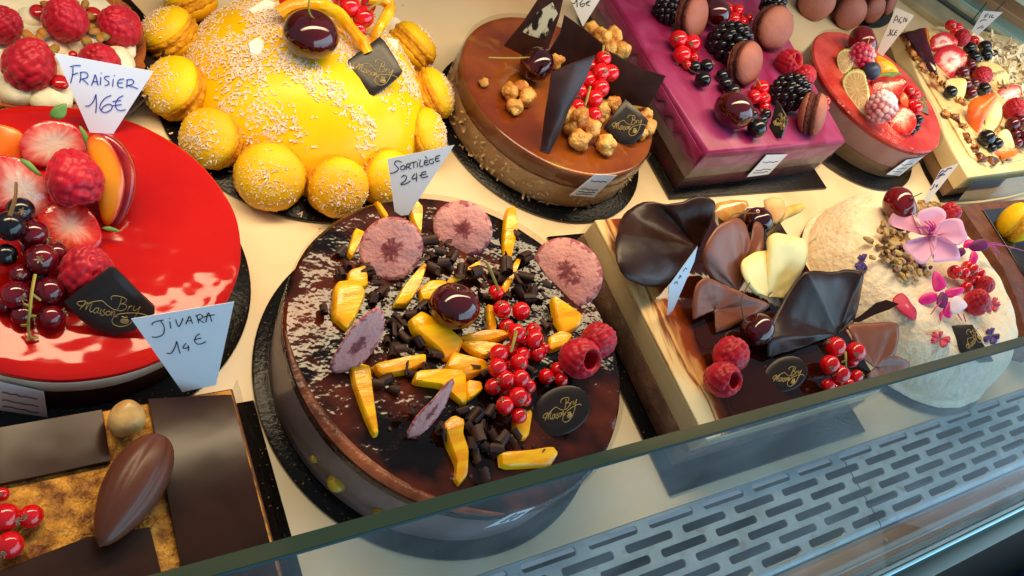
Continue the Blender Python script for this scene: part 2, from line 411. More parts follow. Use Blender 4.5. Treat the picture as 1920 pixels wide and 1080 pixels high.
M('cream', '#ece4c8', .5, sss=.15, col2=c('#e2dab8'), k=.5, bump=.12, bk=1.5)
M('crust', '#8a4318', .7, col2=c('#a85e26'), k=.8, bump=.5, bk=2.5)
M('crust_dark', '#2a1710', .6, bump=.3, bk=2)
M('jam', '#b30a10', .05, coat=.7, bump=.1, bk=.6)
M('nut', '#b5722a', .6, col2=c('#8f7a34'), k=.8, rnd=.4)
M('hazel', '#b9681a', .45, col2=c('#e8b65c'), k=.5, lo=.38, hi=.62, bump=.6, bk=2.5, bdet=5, coat=.2, rnd=.25)
M('hazel_plain', '#d2ab68', .38, col2=c('#a8773a'), k=.5, lo=.42, hi=.68, coat=.15, bump=.2, bk=1.2)
M('caramel', '#6b2c0e', .1, col2=c('#8e4a16'), k=.12, lo=.4, hi=.62, spec=.4, bump=.12, bk=.3, col3='#a08018', k3=.14, lo3=.6, hi3=.72)
M('caramel_band', '#6e3a24', .22, col2=c('#8a5236'), k=.25, coat=.4, bump=.06)
M('almond_side', '#bd9465', .55, col2=c('#d3ae80'), k=.5, bump=.2, bk=1.0, coat=.1)
M('almond_bit', '#d3ad7c', .6, rnd=.2)
M('glaze_purple', '#861c4a', .32, col2=c('#9c3c68'), k=.2, det=5, spec=.3, bump=.15, bk=.4, bdet=3, dist=1.2, stretch=(1, .5, 1))
M('mousse_purple', '#a8668a', .4, col2=c('#8f466c'), k=.3, dist=1.5, coat=.1)
M('mousse_grey', '#8f7a74', .4, col2=c('#7a625e'), k=.25, dist=1)
M('sponge_dark', '#3a1a16', .55, col2=c('#5c1024'), k=.22, lo=.5, hi=.6, bump=.3, bk=2, coat=.2)
M('glaze_pink', '#b42c28', .1, col2=c('#c84c42'), k=.25, spec=.4, bump=.45, bk=.6, bdet=3, sss=.1)
M('mousse_pink', '#b98a88', .4, col2=c('#c49a96'), k=.3, sss=.1)
M('mousse_tan', '#8a6a4a', .5, col2=c('#96785a'), k=.3)
M('cake_cream', '#e3cd9c', .45, col2=c('#dcc388'), k=.2, sss=.15, bump=.05)
M('caramelised', '#e6c987', .3, col2=c('#8a4310'), k=.35, lo=.52, hi=.68, bump=.4, bk=1.2, coat=.3)
M('almond_flake', '#f0dcae', .45, col2=c('#f8e8c4'), k=.5, rnd=.2)
M('marble', '#3a1206', .05, rad=[(0, '#e8d2a0'), (.05, '#e2bd80'), (.075, '#7a3408'), (.10, '#dcaa66'), (.14, '#8a3a0c'), (.2, '#341005'), (1, '#1a0804')], radn=.42, radk=.22, spec=.4, bump=.08, bk=.4, stretch=(1.5, .35, 1))
M('cream_side', '#cdb384', .4, col2=c('#e0cd9f'), k=.2, stretch=(1, .12, 1), dist=.5, coat=.25)
M('brown_side', '#5e3c2e', .45, col2=c('#7a5644'), k=.5, bump=.3, bk=2, coat=.2, col3='#a08068', k3=.7, lo3=.62, hi3=.74)
M('white_side', '#f8e2c0', .55, col2=c('#eed6ae'), k=.4, bump=.7, bk=1.6, bdet=6, sss=.15, col3='#bba98c', k3=.9, lo3=.66, hi3=.76)
M('granola', '#c8a468', .7, rnd=.6, col2=c('#a07c48'), k=1)
M('petal_pink', '#e98fb0', .5, rad=[(0, '#e0708e'), (.25, '#eb9dba'), (1, '#eeaac8')], radn=.1, sss=.25, ssr=(1, .5, .6))
M('petal_magenta', '#d4127a', .4, rad=[(0, '#b01078'), (.5, '#d8187c'), (1, '#e02a86')], sss=.2, ssr=(1, .2, .6))
M('petal_white', '#eed8e6', .5, sss=.3)
M('petal_violet', '#3c1f6a', .5, rnd=.2)
M('petal_plum', '#6a1a5a', .5)
M('petal_crimson', '#b01838', .5, rad=[(0, '#e6a0a0'), (.2, '#cc3050'), (1, '#b5183c')], radn=.1)
M('praline', '#74400f', .38, col2=c('#dc9c38'), k=1.1, det=6, lo=.36, hi=.64, metal=.2, bump=.9, bk=2.0, bdet=7, spec=.5)
M('side_brown', '#5a2c1c', .5, bump=.3, bk=2, col2=c('#6c3a26'), k=.7)
M('glaze_brown', '#171009', .06, col2=c('#2a1c0c'), k=.2, coat=.7, bump=.2, bk=.3)
M('tart_orange', '#b25a1e', .6, col2=c('#c77330'), k=.4, bump=.3, bk=3)
# glass of the front pane
def glass_mat():
    m = bpy.data.materials.new('pane_glass'); MATS['pane_glass'] = m; m.use_nodes = True; nt = m.node_tree; N = nt.nodes; L = nt.links
    N.clear(); o = N.new('ShaderNodeOutputMaterial'); t = N.new('ShaderNodeBsdfTransparent'); t.inputs[0].default_value = (.88, .92, .94, 1)
    g = N.new('ShaderNodeBsdfGlossy'); g.inputs['Roughness'].default_value = .03; g.inputs[0].default_value = (1, 1, 1, 1)
    lw = N.new('ShaderNodeLayerWeight'); pw = N.new('ShaderNodeMath'); pw.operation = 'POWER'; pw.inputs[1].default_value = 5; L.new(lw.outputs['Facing'], pw.inputs[0])
    fr = N.new('ShaderNodeMath'); fr.operation = 'MULTIPLY_ADD'; fr.inputs[1].default_value = .95; fr.inputs[2].default_value = .068; L.new(pw.outputs[0], fr.inputs[0])
    mx = N.new('ShaderNodeMixShader'); L.new(fr.outputs[0], mx.inputs[0]); L.new(t.outputs[0], mx.inputs[1]); L.new(g.outputs[0], mx.inputs[2]); 
    tc = N.new('ShaderNodeTexCoord'); mp = N.new('ShaderNodeMapping'); mp.inputs['Scale'].default_value = (40, 90, 90); L.new(tc.outputs['Object'], mp.inputs[0])
    nz = N.new('ShaderNodeTexNoise'); nz.inputs['Detail'].default_value = 6; nz.inputs['Scale'].default_value = .6; L.new(mp.outputs[0], nz.inputs['Vector'])
    rp = N.new('ShaderNodeMapRange'); rp.inputs[1].default_value = .42; rp.inputs[2].default_value = .75; rp.inputs[3].default_value = .0; rp.inputs[4].default_value = .06; L.new(nz.outputs['Fac'], rp.inputs[0])
    df = N.new('ShaderNodeBsdfDiffuse'); df.inputs[0].default_value = (.75, .8, .82, 1); m2 = N.new('ShaderNodeMixShader'); L.new(rp.outputs[0], m2.inputs[0]); L.new(mx.outputs[0], m2.inputs[1]); L.new(df.outputs[0], m2.inputs[2]); L.new(m2.outputs[0], o.inputs[0])
    e = M('pane_edge', '#2a4222', .16, col2=c('#6a6436'), k=.07, spec=.7, stretch=(.6, 1, 1), coat=.3)
glass_mat()
m_ = MATS
# ---------------------------------------------------------------- shared small meshes
FIB = []
def fib(n):
    out = []
    for i in range(n):
        z = 1 - 2 * (i + .5) / n; t = i * 2.399963; r = math.sqrt(1 - z * z); out.append((r * math.cos(t), r * math.sin(t), z))
    return np.array(out)
def drupe(npts, amp, hole=True, tall=1.15, n=64, m=44):
    F = fib(npts); rj = np.random.default_rng(npts); F = F + rj.normal(0, .45 / math.sqrt(npts), F.shape); F /= np.linalg.norm(F, axis=1)[:, None]; d0 = 2.15 / math.sqrt(npts); v, f, prof = [], [], []
    for i in range(m + 1):
        a = math.pi * i / m                                # from bottom (tip) to top
        prof.append((math.sin(a), -math.cos(a)))
    v = []; rings = []
    hs = .86
    for i, (r, z) in enumerate(prof):
        inside = hole and z > hs
        rings.append(list(range(len(v), len(v) + n)))
        for j in range(n):
            t = 2 * math.pi * j / n; p = np.array([r * math.cos(t), r * math.sin(t), z])
            dd = np.sqrt(((F - p) ** 2).sum(1)).min(); h = amp * math.sqrt(max(0, 1 - (dd / d0) ** 2))
            q = p * (1 - amp * .7 + h)
            if inside:
                k = (z - hs) / (1 - hs); q = np.array([p[0] * (1.0 - .25 * k), p[1] * (1.0 - .25 * k), hs * .95 + .12 * math.sin(min(1, k * 4) * math.pi) * .6 - 1.0 * min(1, k * 2.2)])
            s = 1 - .16 * max(0, -z)
            v.append((q[0] * s, q[1] * s, q[2] * tall))
    for A, B in zip(rings, rings[1:]):
        for i in range(n):
            j = (i + 1) % n; f.append((A[i], A[j], B[j], B[i]))
    return G(v, f)
ME = {}
ME['raspberry'] = mesh('raspberry', drupe(110, .12), m_['raspberry'], 'all')
def beads(n, r, tall, seed):
    rj = np.random.default_rng(seed); F = fib(n) + rj.normal(0, .05, (n, 3)); F /= np.linalg.norm(F, axis=1)[:, None]
    gs = [sphere(.84, 16, 12, sz=tall)]
    for p in F:
        s = 1 - .14 * max(0, -p[2]); gs.append(sphere(r * rj.uniform(.88, 1.1), 9, 7, c0=(p[0] * s * .84, p[1] * s * .84, p[2] * tall * .84)))
    return join(*gs)
ME['raspberry_sugar'] = mesh('raspberry_sugar', beads(74, .22, 1.12, 4), m_['rasp_sugar'], 'all')
ME['blackberry'] = mesh('blackberry', beads(62, .245, 1.2, 5), m_['blackberry'], 'all')
def cherryf(p):
    z = p[2]; r = math.hypot(p[0], p[1]); return 1 + .05 * (1 - abs(z)) - (.32 * math.exp(-(r / .28) ** 2) if z > 0 else 0)
ME['cherry'] = mesh('cherry', sphere(1, 40, 28, disp=cherryf, sz=.92), m_['cherry'], 'all')
ME['cherry_red'] = mesh('cherry_red', sphere(1, 40, 28, disp=cherryf, sz=.92), m_['cherry_red'], 'all')
for k_ in ('currant', 'currant_dark', 'blackcurrant', 'blueberry'):
    ME[k_] = mesh(k_, sphere(1, 22, 16), m_[k_], 'all')
def calyx():
    gs = []
    for i in range(6):
        a = i * 1.047 + .2; b = .22 + .06 * (i % 2)
        ca, sa = math.cos(a), math.sin(a)
        gs.append(tube([(ca * .07, sa * .07, .96), (ca * .2, sa * .2, 1.06), (ca * b * 1.1, sa * b * 1.1, 1.2)], .085, 5, .03))
    gs.append(sphere(.2, 8, 6, c0=(0, 0, .93), sz=.7))
    return join(*gs)
ME['calyx'] = mesh('calyx', calyx(), m_['calyx'], 'all')
ME['crown'] = mesh('crown', lathe([(.34, .90), (.40, 1.03), (.33, 1.0), (.2, .93), (0, .9)], 10), m_['blueberry'], 'all')
def shell():      # half macaron, flat side at z=0
    return lathe([(0, .62), (.35, .60), (.66, .50), (.87, .33), (.97, .15), (.96, .06), (0, .05)], 32, jit=.02, jk=2)
def foot(): 
    g = lathe([(.88, .12), (.98, .10), (1.01, .02), (.97, -.06), (.9, -.1)], 64)
    return jig(g, .06, 6)
ME['shell_y'] = mesh('shell', shell(), m_['macaron_yellow'], 'all'); ME['foot_y'] = mesh('foot', foot(), m_['macaron_foot'], 'all')
ME['shell_p'] = mesh('shell', shell(), m_['macaron_pink'], 'all'); ME['foot_p'] = mesh('foot', foot(), m_['macaron_pfoot'], 'all')
ME['fill'] = mesh('filling', lathe([(0, .09), (.92, .09), (.95, 0), (.92, -.09), (0, -.09)], 24), m_['macaron_foot'], 'all')
ME['fill_p'] = mesh('filling', lathe([(0, .09), (.86, .09), (.9, 0), (.86, -.09), (0, -.09)], 24), m_['macaron_pfoot'], 'all')
def nutlump(seed, n=22):
    def d(p):
        q = Vector(p * 1.3) + Vector((seed * 7.1, seed * 3.3, 0)); return 1 + .34 * noise.noise(q) + .16 * noise.noise(q * 3)
    return sphere(1, n, 16, disp=d)
for i in range(4): ME['hazel%d' % i] = mesh('hazelnut', nutlump(i), m_['hazel'], 'all')
def curlgeo(seed):
    rs = random.Random(seed); v = []; F = []; turns = rs.uniform(.75, 1.35) if seed < 4 else rs.uniform(.22, .4); L = rs.uniform(1.1, 1.7); n = 20; m = 4
    for i in range(n + 1):
        t = i / n; a = turns * 2 * math.pi * t; r = .34 + .42 * t
        for j in range(m + 1):
            s = j / m - .5; w_ = 1 + .1 * math.sin(5 * t + seed)
            v.append((r * math.cos(a) + .06 * math.sin(3 * s + seed), s * L * w_ + .12 * math.sin(7 * t + seed), r * math.sin(a) * (1 + .25 * s)))
    W = m + 1; F = [(i * W + j, (i + 1) * W + j, (i + 1) * W + j + 1, i * W + j + 1) for i in range(n) for j in range(m)]
    return thicken(np.array(v), F, .09)
for i in range(7): ME['curl%d' % i] = mesh('chocolate_curl', curlgeo(i), m_['choc_matte'], 50)
# ---------------------------------------------------------------- builders of fruit and garnish
def cherry(px, py, r, z, label, stem=None, up=(0.1, -.2, 1), red=False, stemmat='stem_green'):
    """r in photo pixels, z height of the centre, stem a list of (px, py, z)"""
    q = P(px, py, z); R = r * cpp(q); d = np.array(up, float); d /= np.linalg.norm(d)
    t = thing('cherry', label, 'cherry', q - np.array([0, 0, R * .9]))
    kid(t, 'flesh', ME['cherry_red' if red else 'cherry'], q, R, aim(d))
    if stem:
        pts = [q + d * R * .62] + [P(*s) for s in stem]
        part(t, 'stem', tube(smooth(pts, 5, False), .09 * R / 1.9, 6, .075 * R / 1.9), m_[stemmat])
    return t
def rasp(px, py, r, z, label, tip=None, kind='raspberry', tall=1.0):
    q = P(px, py, z); R = r * cpp(q)
    if tip is None: tip = (random.uniform(-1, 1), random.uniform(-1, 1), random.uniform(.2, 1))
    return inst(kind if kind != 'raspberry_sugar' else 'raspberry', ME[kind], label, 'blackberry' if kind == 'blackberry' else 'raspberry', q, R / 1.02, aim(tip), sq=(1, 1, tall))
def sprig(name, label, cat, berries, z, stem=None, mat='currant', cal=.55, group=None, seed=1, stemmat='stem_green', sr=.10):
    """berries: (px, py, radius px[, lift]) ; stem: pixel polylines"""
    rs = random.Random(seed); q0 = P(berries[0][0], berries[0][1], z)
    t = thing(name, label, cat, q0, group)
    for bb in berries:
        px, py, r = bb[:3]; lf = bb[3] if len(bb) > 3 else 0
        q = P(px, py, z); R = r * cpp(q); q = P(px, py, z + R * .9 + lf)
        b = kid(t, 'berry', ME[mat], q, R)
        BASE[b.name] = q
        if rs.random() < cal:
            v = (CAM - q) / np.linalg.norm(CAM - q); d = v + np.array([rs.uniform(-1.1, 1.1) for _ in range(3)])
        else:
            d = np.array([rs.uniform(-1, 1), rs.uniform(.2, 1), rs.uniform(-.3, .6)])
        cx = bpy.data.objects.new('calyx', ME['calyx'] if mat != 'blueberry' else ME['crown']); link(cx, b); cx.rotation_euler = aim(d)
    if stem:
        for k, s in enumerate(stem):
            pts = [P(x, y, zz) for x, y, zz in s]
            part(t, 'stem', tube(smooth(pts, 4, False), sr, 5, sr * .7), m_[stemmat])
    return t
def macaron(px, py, r, z, label, axis, kind='y', thick=1.0, group=None, squash=1.0):
    q = P(px, py, z); R = r * cpp(q); d = np.array(axis, float); d /= np.linalg.norm(d)
    t = thing('macaron', label, 'macaron', q - np.array([0, 0, R * .5]), group)
    for s in (1, -1):
        o = kid(t, 'shell', ME['shell_' + kind], q + d * s * R * .16, R, aim(d * s)); o.scale = (R, R, R * thick)
        o = kid(t, 'foot', ME['foot_' + kind], q + d * s * R * .14, R, aim(d * s))
    kid(t, 'filling', ME['fill' if kind == 'y' else 'fill_p'], q, R, aim(d))
    return t
def polyl(strokes, B, n, w, mat, t, name, lift=.03):
    gs = []
    for s in strokes:
        pts = [onpl(x, y, B, n) + n * lift for x, y in s]
        if len(pts) == 1: pts = [pts[0], pts[0] + _r * w * 1.2]
        if len(pts) > 2: pts = smooth(pts, 4, False)
        gs.append(tube(pts, w, 5))
    return part(t, name, join(*gs), mat, 'all')
LOGO = [  # strokes of the script emblem in its own frame (crop units of the biggest plaque)
 [(628, 135), (600, 132), (578, 118), (590, 102), (620, 98), (642, 100), (630, 120), (598, 160)],
 [(598, 160), (640, 118), (655, 112), (640, 165)], [(640, 165), (675, 115), (690, 112), (672, 165), (685, 178), (705, 165)],
 [(738, 150), (715, 152), (700, 175), (712, 188), (735, 170), (742, 150), (732, 182), (745, 190)],
 [(760, 158), (750, 188), (762, 188)], [(790, 160), (772, 172), (788, 192), (765, 205), (755, 198)],
 [(822, 172), (800, 178), (795, 200), (815, 203), (828, 185), (818, 170)], [(840, 172), (830, 208), (850, 178), (862, 180), (852, 208), (870, 214), (880, 206)],
 [(650, 118), (700, 102), (765, 96), (800, 125), (850, 158), (875, 164)],
 [(912, 78), (900, 120), (878, 165)], [(838, 88), (834, 68), (855, 58), (895, 62), (940, 78), (948, 95), (925, 115), (895, 120)],
 [(895, 120), (935, 122), (950, 140), (935, 160), (905, 170), (878, 165)],
 [(972, 135), (955, 172)], [(962, 152), (975, 138), (990, 134)],
 [(1008, 135), (998, 158), (1008, 170), (1030, 158), (1052, 138)],
 [(1052, 138), (1030, 185), (1000, 235), (965, 272), (910, 288), (862, 278), (840, 250), (852, 218), (890, 196), (950, 188), (1030, 188), (1080, 198), (1102, 208), (1098, 218)]]
LOGO_DOT = [[(905, 245), (922, 232), (938, 238), (952, 234), (962, 250), (945, 262), (915, 258), (905, 245)], [(910, 247), (955, 248)], [(915, 255), (955, 240)], [(912, 212), (940, 222), (955, 216)]]
def logo(t, A, Bp, Cp, B, n, w=.05):                      # pixels of M's left end, top of B, bottom of the loop
    src = np.array([[590, 140, 1], [880, 60, 1], [900, 288, 1]], float); X = np.linalg.solve(src, np.array([A, Bp, Cp], float))
    f = lambda s: [tuple(np.array([x, y, 1.0]) @ X) for x, y in s]
    polyl([f(s) for s in LOGO], B, n, w, m_['gold_print'], t, 'emblem', .02)
    polyl([f(s) for s in LOGO_DOT], B, n, w * 1.9, m_['gold_print'], t, 'emblem', .02)
def cr(ox, oy, s, pts):                                   # crop coordinates to photo pixels
    return [(ox + x / s, oy + y / s) for x, y in pts]
def strokes(ox, oy, s, L): return [cr(ox, oy, s, p) for p in L]
def plaque(label, poly, bz, el, lg, yw=0, w=.05, th=.35, sm=0):
    """poly pixels, bz = (px,py,z) of its resting point"""
    B = np.asarray(bz) if isinstance(bz, np.ndarray) else P(*bz); n = nrm(B, el, yw); t = thing('chocolate_plaque', label, 'chocolate plaque', B)
    part(t, 'plate', sheet(poly, B, n, th, sm=sm, rings=3, edge=.06), m_['plaque'])
    if lg: logo(t, *lg, B, n, w)
    return t
def ptag(label, poly, bz, el, yw, writing, ink='ink_blue', w=.055, th=.04, mat='paper'):
    B = P(*bz); n = nrm(B, el, yw); t = thing('price_tag', label, 'price tag', B)
    part(t, 'card', sheet(poly, B, n, th, rings=1), m_[mat], False)
    if writing: polyl(writing, B, n, w, m_[ink], t, 'handwriting', .01)
    return t
def stickr(par, poly, B, n, rows, red=False):
    g = sheet(poly, B, n, .03, rings=1); o = part(par, 'sticker', g, m_['paper'], False)
    a, b, c_, d = [np.array(q, float) for q in poly]
    L = []
    for v in rows:
        l, r = a + (d - a) * v, b + (c_ - b) * v
        L.append([tuple(l + (r - l) * u + np.array([0, random.uniform(-1.2, 1.2)])) for u in np.linspace(.15, .85, 9)])
    polyl(L, B, n, .05, m_['print_grey'], o, 'print', .02)
    return o
def oncyl(px, py, cx, cy, r):                              # first point of a ray on an upright cylinder
    d = ray(px, py); o = CAM[:2] - np.array([cx, cy]); A = d[0] ** 2 + d[1] ** 2; Bq = o @ d[:2]; Cq = o @ o - r * r
    t = (-Bq - math.sqrt(max(0, Bq * Bq - A * Cq))) / A; return CAM + d * t
def board(label, cx, cy, r, n=96, sx=1, sy=1):
    t = thing('cake_board', label, 'cake board', (cx, cy, .01), 'black cake boards under the pastries')
    part(t, 'board', lathe([(0, .30), (r - .12, .30), (r, .22), (r, .08), (r - .1, .02), (0, .02)], n, cx, cy, sx, sy), m_['board'])
    part(t, 'rim', lathe([(r + .002, .2), (r + .03, .16), (r + .002, .1)], n, cx, cy, sx, sy), m_['board_edge'])
    return t
def boardrect(label, x0, x1, y0, y1):
    t = thing('cake_board', label, 'cake board', ((x0 + x1) / 2, (y0 + y1) / 2, .01), 'black cake boards under the pastries')
    part(t, 'board', box(x0, x1, y0, y1, .02, .30, .06), m_['board'])
    part(t, 'rim', box(x0 - .03, x1 + .03, y0 - .03, y1 + .03, .09, .19, .02, 1), m_['board_edge'])
    return t
# ---------------------------------------------------------------- the display case
struct('shelf', box(-40, 190, 7.72, 100, -.5, 0, .05, 1), m_['shelf'])
struct('ground', box(-80, 260, -90, 7.6, -9, -8, 0), m_['dark'])
struct('back_wall', box(-60, 230, 100, 101, -8, 40, 0), m_['wall_brown'])
def grille_geo(x0, x1, xcut, left):
    v, f = [], []
    def cell(cx, cy):
        a, b, r = 2.45, .335, .26; hole, outer = [], []
        for qx, qy, t0 in ((1, 1, 0), (-1, 1, 90), (-1, -1, 180), (1, -1, 270)):
            for k in range(5):
                t = math.radians(t0 + 22.5 * k); hx, hy = qx * (a - r) + r * math.cos(t), qy * (b - r) + r * math.sin(t)
                hole.append((hx, hy)); u, w_ = hx / a, hy / b
                if k == 2: outer.append((qx * 3.05, qy * .59))
                else:
                    mx = max(abs(u), abs(w_)); outer.append((u / mx * 3.05, w_ / mx * .59))
        o = len(v); n = len(hole)
        for x, y in outer: v.append((cx + x, cy + y, 0.0))
        for x, y in hole: v.append((cx + x, cy + y, -.01))
        for x, y in hole: v.append((cx + x, cy + y, -.16))
        for i in range(n):
            j = (i + 1) % n
            f.append((o + i, o + j, o + n + j, o + n + i)); f.append((o + n + i, o + n + j, o + 2 * n + j, o + 2 * n + i))
    for ri, y in enumerate((7.1, 5.92, 4.74, 3.56, 2.38, 1.2)):
        k = -4
        while True:
            x = 34.18 + (3.05 if ri % 2 else 0) + 6.1 * k; k += 1
            if x > x1: break
            if x + 3.1 < x0: continue
            cell(x, y)
    y = .61                                                 # the fold at the lower edge
    o = len(v)
    prof = [(.61, 0), (.4, -.03), (.2, -.14), (.1, -.4)]
    for x in (x0, x1):
        for yy, z in prof: v.append((x, yy, z))
    for i in range(3): f.append((o + i, o + i + 1, o + 4 + i + 1, o + 4 + i))
    bm = bmesh.new(); vs = [bm.verts.new(q) for q in v]
    for q in f: bm.faces.new([vs[i] for i in q])
    bmesh.ops.remove_doubles(bm, verts=bm.verts[:], dist=.004)
    bmesh.ops.bisect_plane(bm, geom=bm.verts[:] + bm.edges[:] + bm.faces[:], plane_co=(xcut, 0, 0), plane_no=(1 if left else -1, 0, 0), clear_outer=True)
    bm.verts.index_update(); g = G([tuple(q.co) for q in bm.verts], [tuple(x.index for x in p.verts) for p in bm.faces]); bm.free(); return g
for left, lab in ((True, 'slotted grey steel vent grille left of the seam below the chocolate mango cake'), (False, 'slotted grey steel vent grille right of the seam below the white cake')):
    g = grille_geo(*((10, 72, 68.68, True) if left else (66, 135, 68.76, False)))
    if not left: g[0][:, 2] += .05
    t = thing('vent_grille', lab, 'vent grille', (45 if left else 95, 4, 0), 'slotted vent grilles')
    part(t, 'panel', g, m_['steel'], 30)
    k = -2
    while True:
        x = 34.18 + 3.05 + 6.1 * k; k += 1
        if x > 130: break
        if (x < 68) != left or abs(x - 68.7) < 2 or x < 15: continue
        part(t, 'bent_lip', tube(smooth([(x - 2.0, .84, -.02), (x - .8, .62, .06), (x + .9, .66, .07), (x + 2.2, .98, .0)], 4, False), .07, 5), m_['frame_beige'])
struct('drip_tray', box(-20, 150, .05, 7.6, -4.2, -4, .02, 1), M('tray_dark', '#0d161a', .5))
t = thing('gutter', 'brown metal gutter along the front of the grille with two screws', 'gutter', (70, -1.1, -.4))
prof = [(.02, -.35), (-.25, -.62), (-.6, -.5), (-1.2, -.35), (-1.7, -.5), (-1.95, -.66), (-2.3, -.4), (-2.32, -1.2)]
v = []; f = []
for i, x in enumerate((-20, 150)):
    for y, z in smooth([np.array([y, z]) for y, z in prof], 4, False): v.append((x, y, z))
n_ = len(v) // 2
part(t, 'channel', G(v, [(i, i + 1, n_ + i + 1, n_ + i) for i in range(n_ - 1)]), m_['gutter'])
for px, py in ((1655, 1015), (1880, 916)):
    q = P(px, py, -.35); part(t, 'screw', lathe([(0, .16), (.12, .14), (.2, .06), (.22, -.1)], 14, q[0], q[1]), m_['frame_beige'])
t = thing('glass_rail', 'grey and dark metal rail that holds the front glass pane', 'rail', (70, -3.5, -.5))
part(t, 'seal', box(-20, 150, -2.86, -2.36, -1, -.12, .05, 1), m_['rail'])
part(t, 'strip', box(-20, 150, -3.38, -2.88, -1, -.2, .08, 1), m_['rail'])
part(t, 'highlight_edge', box(-20, 150, -3.72, -3.41, -1, -.02, .05, 2), m_['rail_highlight'])
part(t, 'face', box(-20, 150, -5.4, -3.74, -3, -.5, .15, 2), m_['rail_dark'])
t = solo('blue_crate', 'blue panel in shadow below the rail at the bottom corner', 'panel', box(84, 140, -16, -9.5, -7.9, -2.2, .2), M('blue_paint', '#123a6a', .4), (100, -12, -7.9))
# leaning front pane: 8 mm of glass in real size
su, cu = .485, .875
def pane(y0, z0, t0, t1, h0, h1, x0=-20, x1=150, bev=.0):
    v = []
    for x in (x0, x1):
        for tt, hh in ((t0, h0), (t1, h0), (t1, h1), (t0, h1)):
            v.append((x, y0 - cu * tt + su * hh, z0 + su * tt + cu * hh))
    return G(v, [(0, 1, 2, 3), (7, 6, 5, 4), (0, 4, 5, 1), (1, 5, 6, 2), (2, 6, 7, 3), (3, 7, 4, 0)])
HP = 20.0 / cu
t = thing('front_glass', 'thick clear glass pane with green edge leaning over the front of the cakes', 'glass pane', (65, -2.4, .1))
part(t, 'sheet', pane(-2.4, .1, 0, 1.0, 0, HP), m_['pane_glass'], False)
part(t, 'polished_edge', pane(-2.4, .1, .0, .86, HP + .01, HP + .05), m_['pane_edge'], False)
part(t, 'chamfer', pane(-2.4, .1, .87, 1.0, HP + .01, HP + .035), M('chamfer_blue', '#1f4a5c', .1, coat=.4), False)
# frame at the far end of the case
def barpx(poly, z0, z1, bev=.15): return prism([P(x, y, z1)[:2] for x, y in poly], z0, z1, bev)
t = thing('case_frame', 'beige and grey metal frame closing the far end of the case', 'frame', P(1860, 60, .01))
part(t, 'ledge', barpx([(1690, -14), (1742, -14), (1950, 130), (1950, 178)], .01, 1.2), m_['frame_beige'])
part(t, 'bar', barpx([(1743, -14), (1764, -14), (1950, 116), (1950, 129)], .01, 1.6), m_['rail_dark'])
part(t, 'bar', barpx([(1765, -14), (1782, -14), (1950, 102), (1950, 115)], .01, 2.2), m_['frame_beige'])
part(t, 'glass', barpx([(1783, -14), (1836, -14), (1950, 60), (1950, 101)], .01, 2.6), m_['green_glass'])
part(t, 'post', barpx([(1837, -14), (1900, -14), (1950, 20), (1950, 59)], .01, 4), m_['wall_brown'])
part(t, 'post', barpx([(1901, -14), (1960, -14), (1950, 19)], .01, 5), m_['frame_beige'])
part(t, 'wire', tube([P(1830, 60, 2), P(1885, 2, 9)], .10), m_['rail_dark'])
part(t, 'wire', tube([P(1822, 40, 2), P(1850, 5, 7)], .10), m_['rail_dark'])
# ---------------------------------------------------------------- cakes
# 1 centre: chocolate mirror cake
CX, CY, CR, CZ = 30.6, 22.6, 13.0, 6.25
board('large round black board under the chocolate mango cake', 30.65, 22.5, 13.9, 120)
t = cen = thing('chocolate_cake', 'round chocolate mirror glazed cake strewn with mango and chocolate curls', 'cake', (CX, CY, .30))
part(t, 'mousse', lathe([(0, .31), (12.55, .31), (12.75, .6), (12.8, 3), (12.85, 5.4), (0, 5.45)], 120, CX, CY, jit=.06, jk=.25), m_['mousse_mauve'])
part(t, 'glaze', lathe([(0, CZ), (6, CZ), (11.3, CZ), (12.2, CZ + .03), (12.75, CZ + .02), (12.98, CZ - .2), (12.95, CZ - .8), (12.5, CZ - .82)], 140, CX, CY, jit=.05, jk=.5), m_['glaze_choc'])
v = []
cr_, n_ = [], 60                                           # thicker caramel coloured lip at the near left rim
for i in range(n_ + 1):
    a = math.radians(168 + 92 * i / n_); wd = .85 * math.sin(math.pi * i / n_) ** .7 + .02
    cr_.append((a, wd))
A = [(CX + (12.92) * math.cos(a), CY + 12.92 * math.sin(a), CZ + .03) for a, w_ in cr_]
Bq = [(CX + (12.92 - w_) * math.cos(a), CY + (12.92 - w_) * math.sin(a), CZ + .05) for a, w_ in cr_]
part(t, 'caramel_lip', loft(A, Bq, 5, .06, sag=lambda u, k: (0, 0, .12 * math.sin(k * math.pi))), m_['glaze_rim'])
for px, py, r in ((632, 905, 17), (722, 958, 20), (590, 860, 8)):
    q = P(px, py, 2.4); d = q - np.array([CX, CY, q[2]]); d = d / np.linalg.norm(d[:2]); q = np.array([CX, CY, q[2]]) + d * 12.78
    part(t, 'mango_cube', sphere(r * .04, 14, 8, c0=q, sz=.7), m_['mango_gel'])
ac = lambda cx, cy, r, z0, z1, sx=1, sy=1: lathe([(r, z0), (r + .02, z1), (r + .05, z1), (r + .03, z0)], 120, cx, cy, sx, sy)
part(t, 'acetate_band', ac(CX, CY, 13.06, .31, CZ + .3), m_['acetate'])
B = oncyl(955, 972, CX, CY, 13.12); n = np.array([B[0] - CX, B[1] - CY, 0]); n /= np.linalg.norm(n); B = B + n * .12
stickr(t, [(908, 991), (958, 965), (1003, 951), (968, 974)], B, n, [.4, .7])
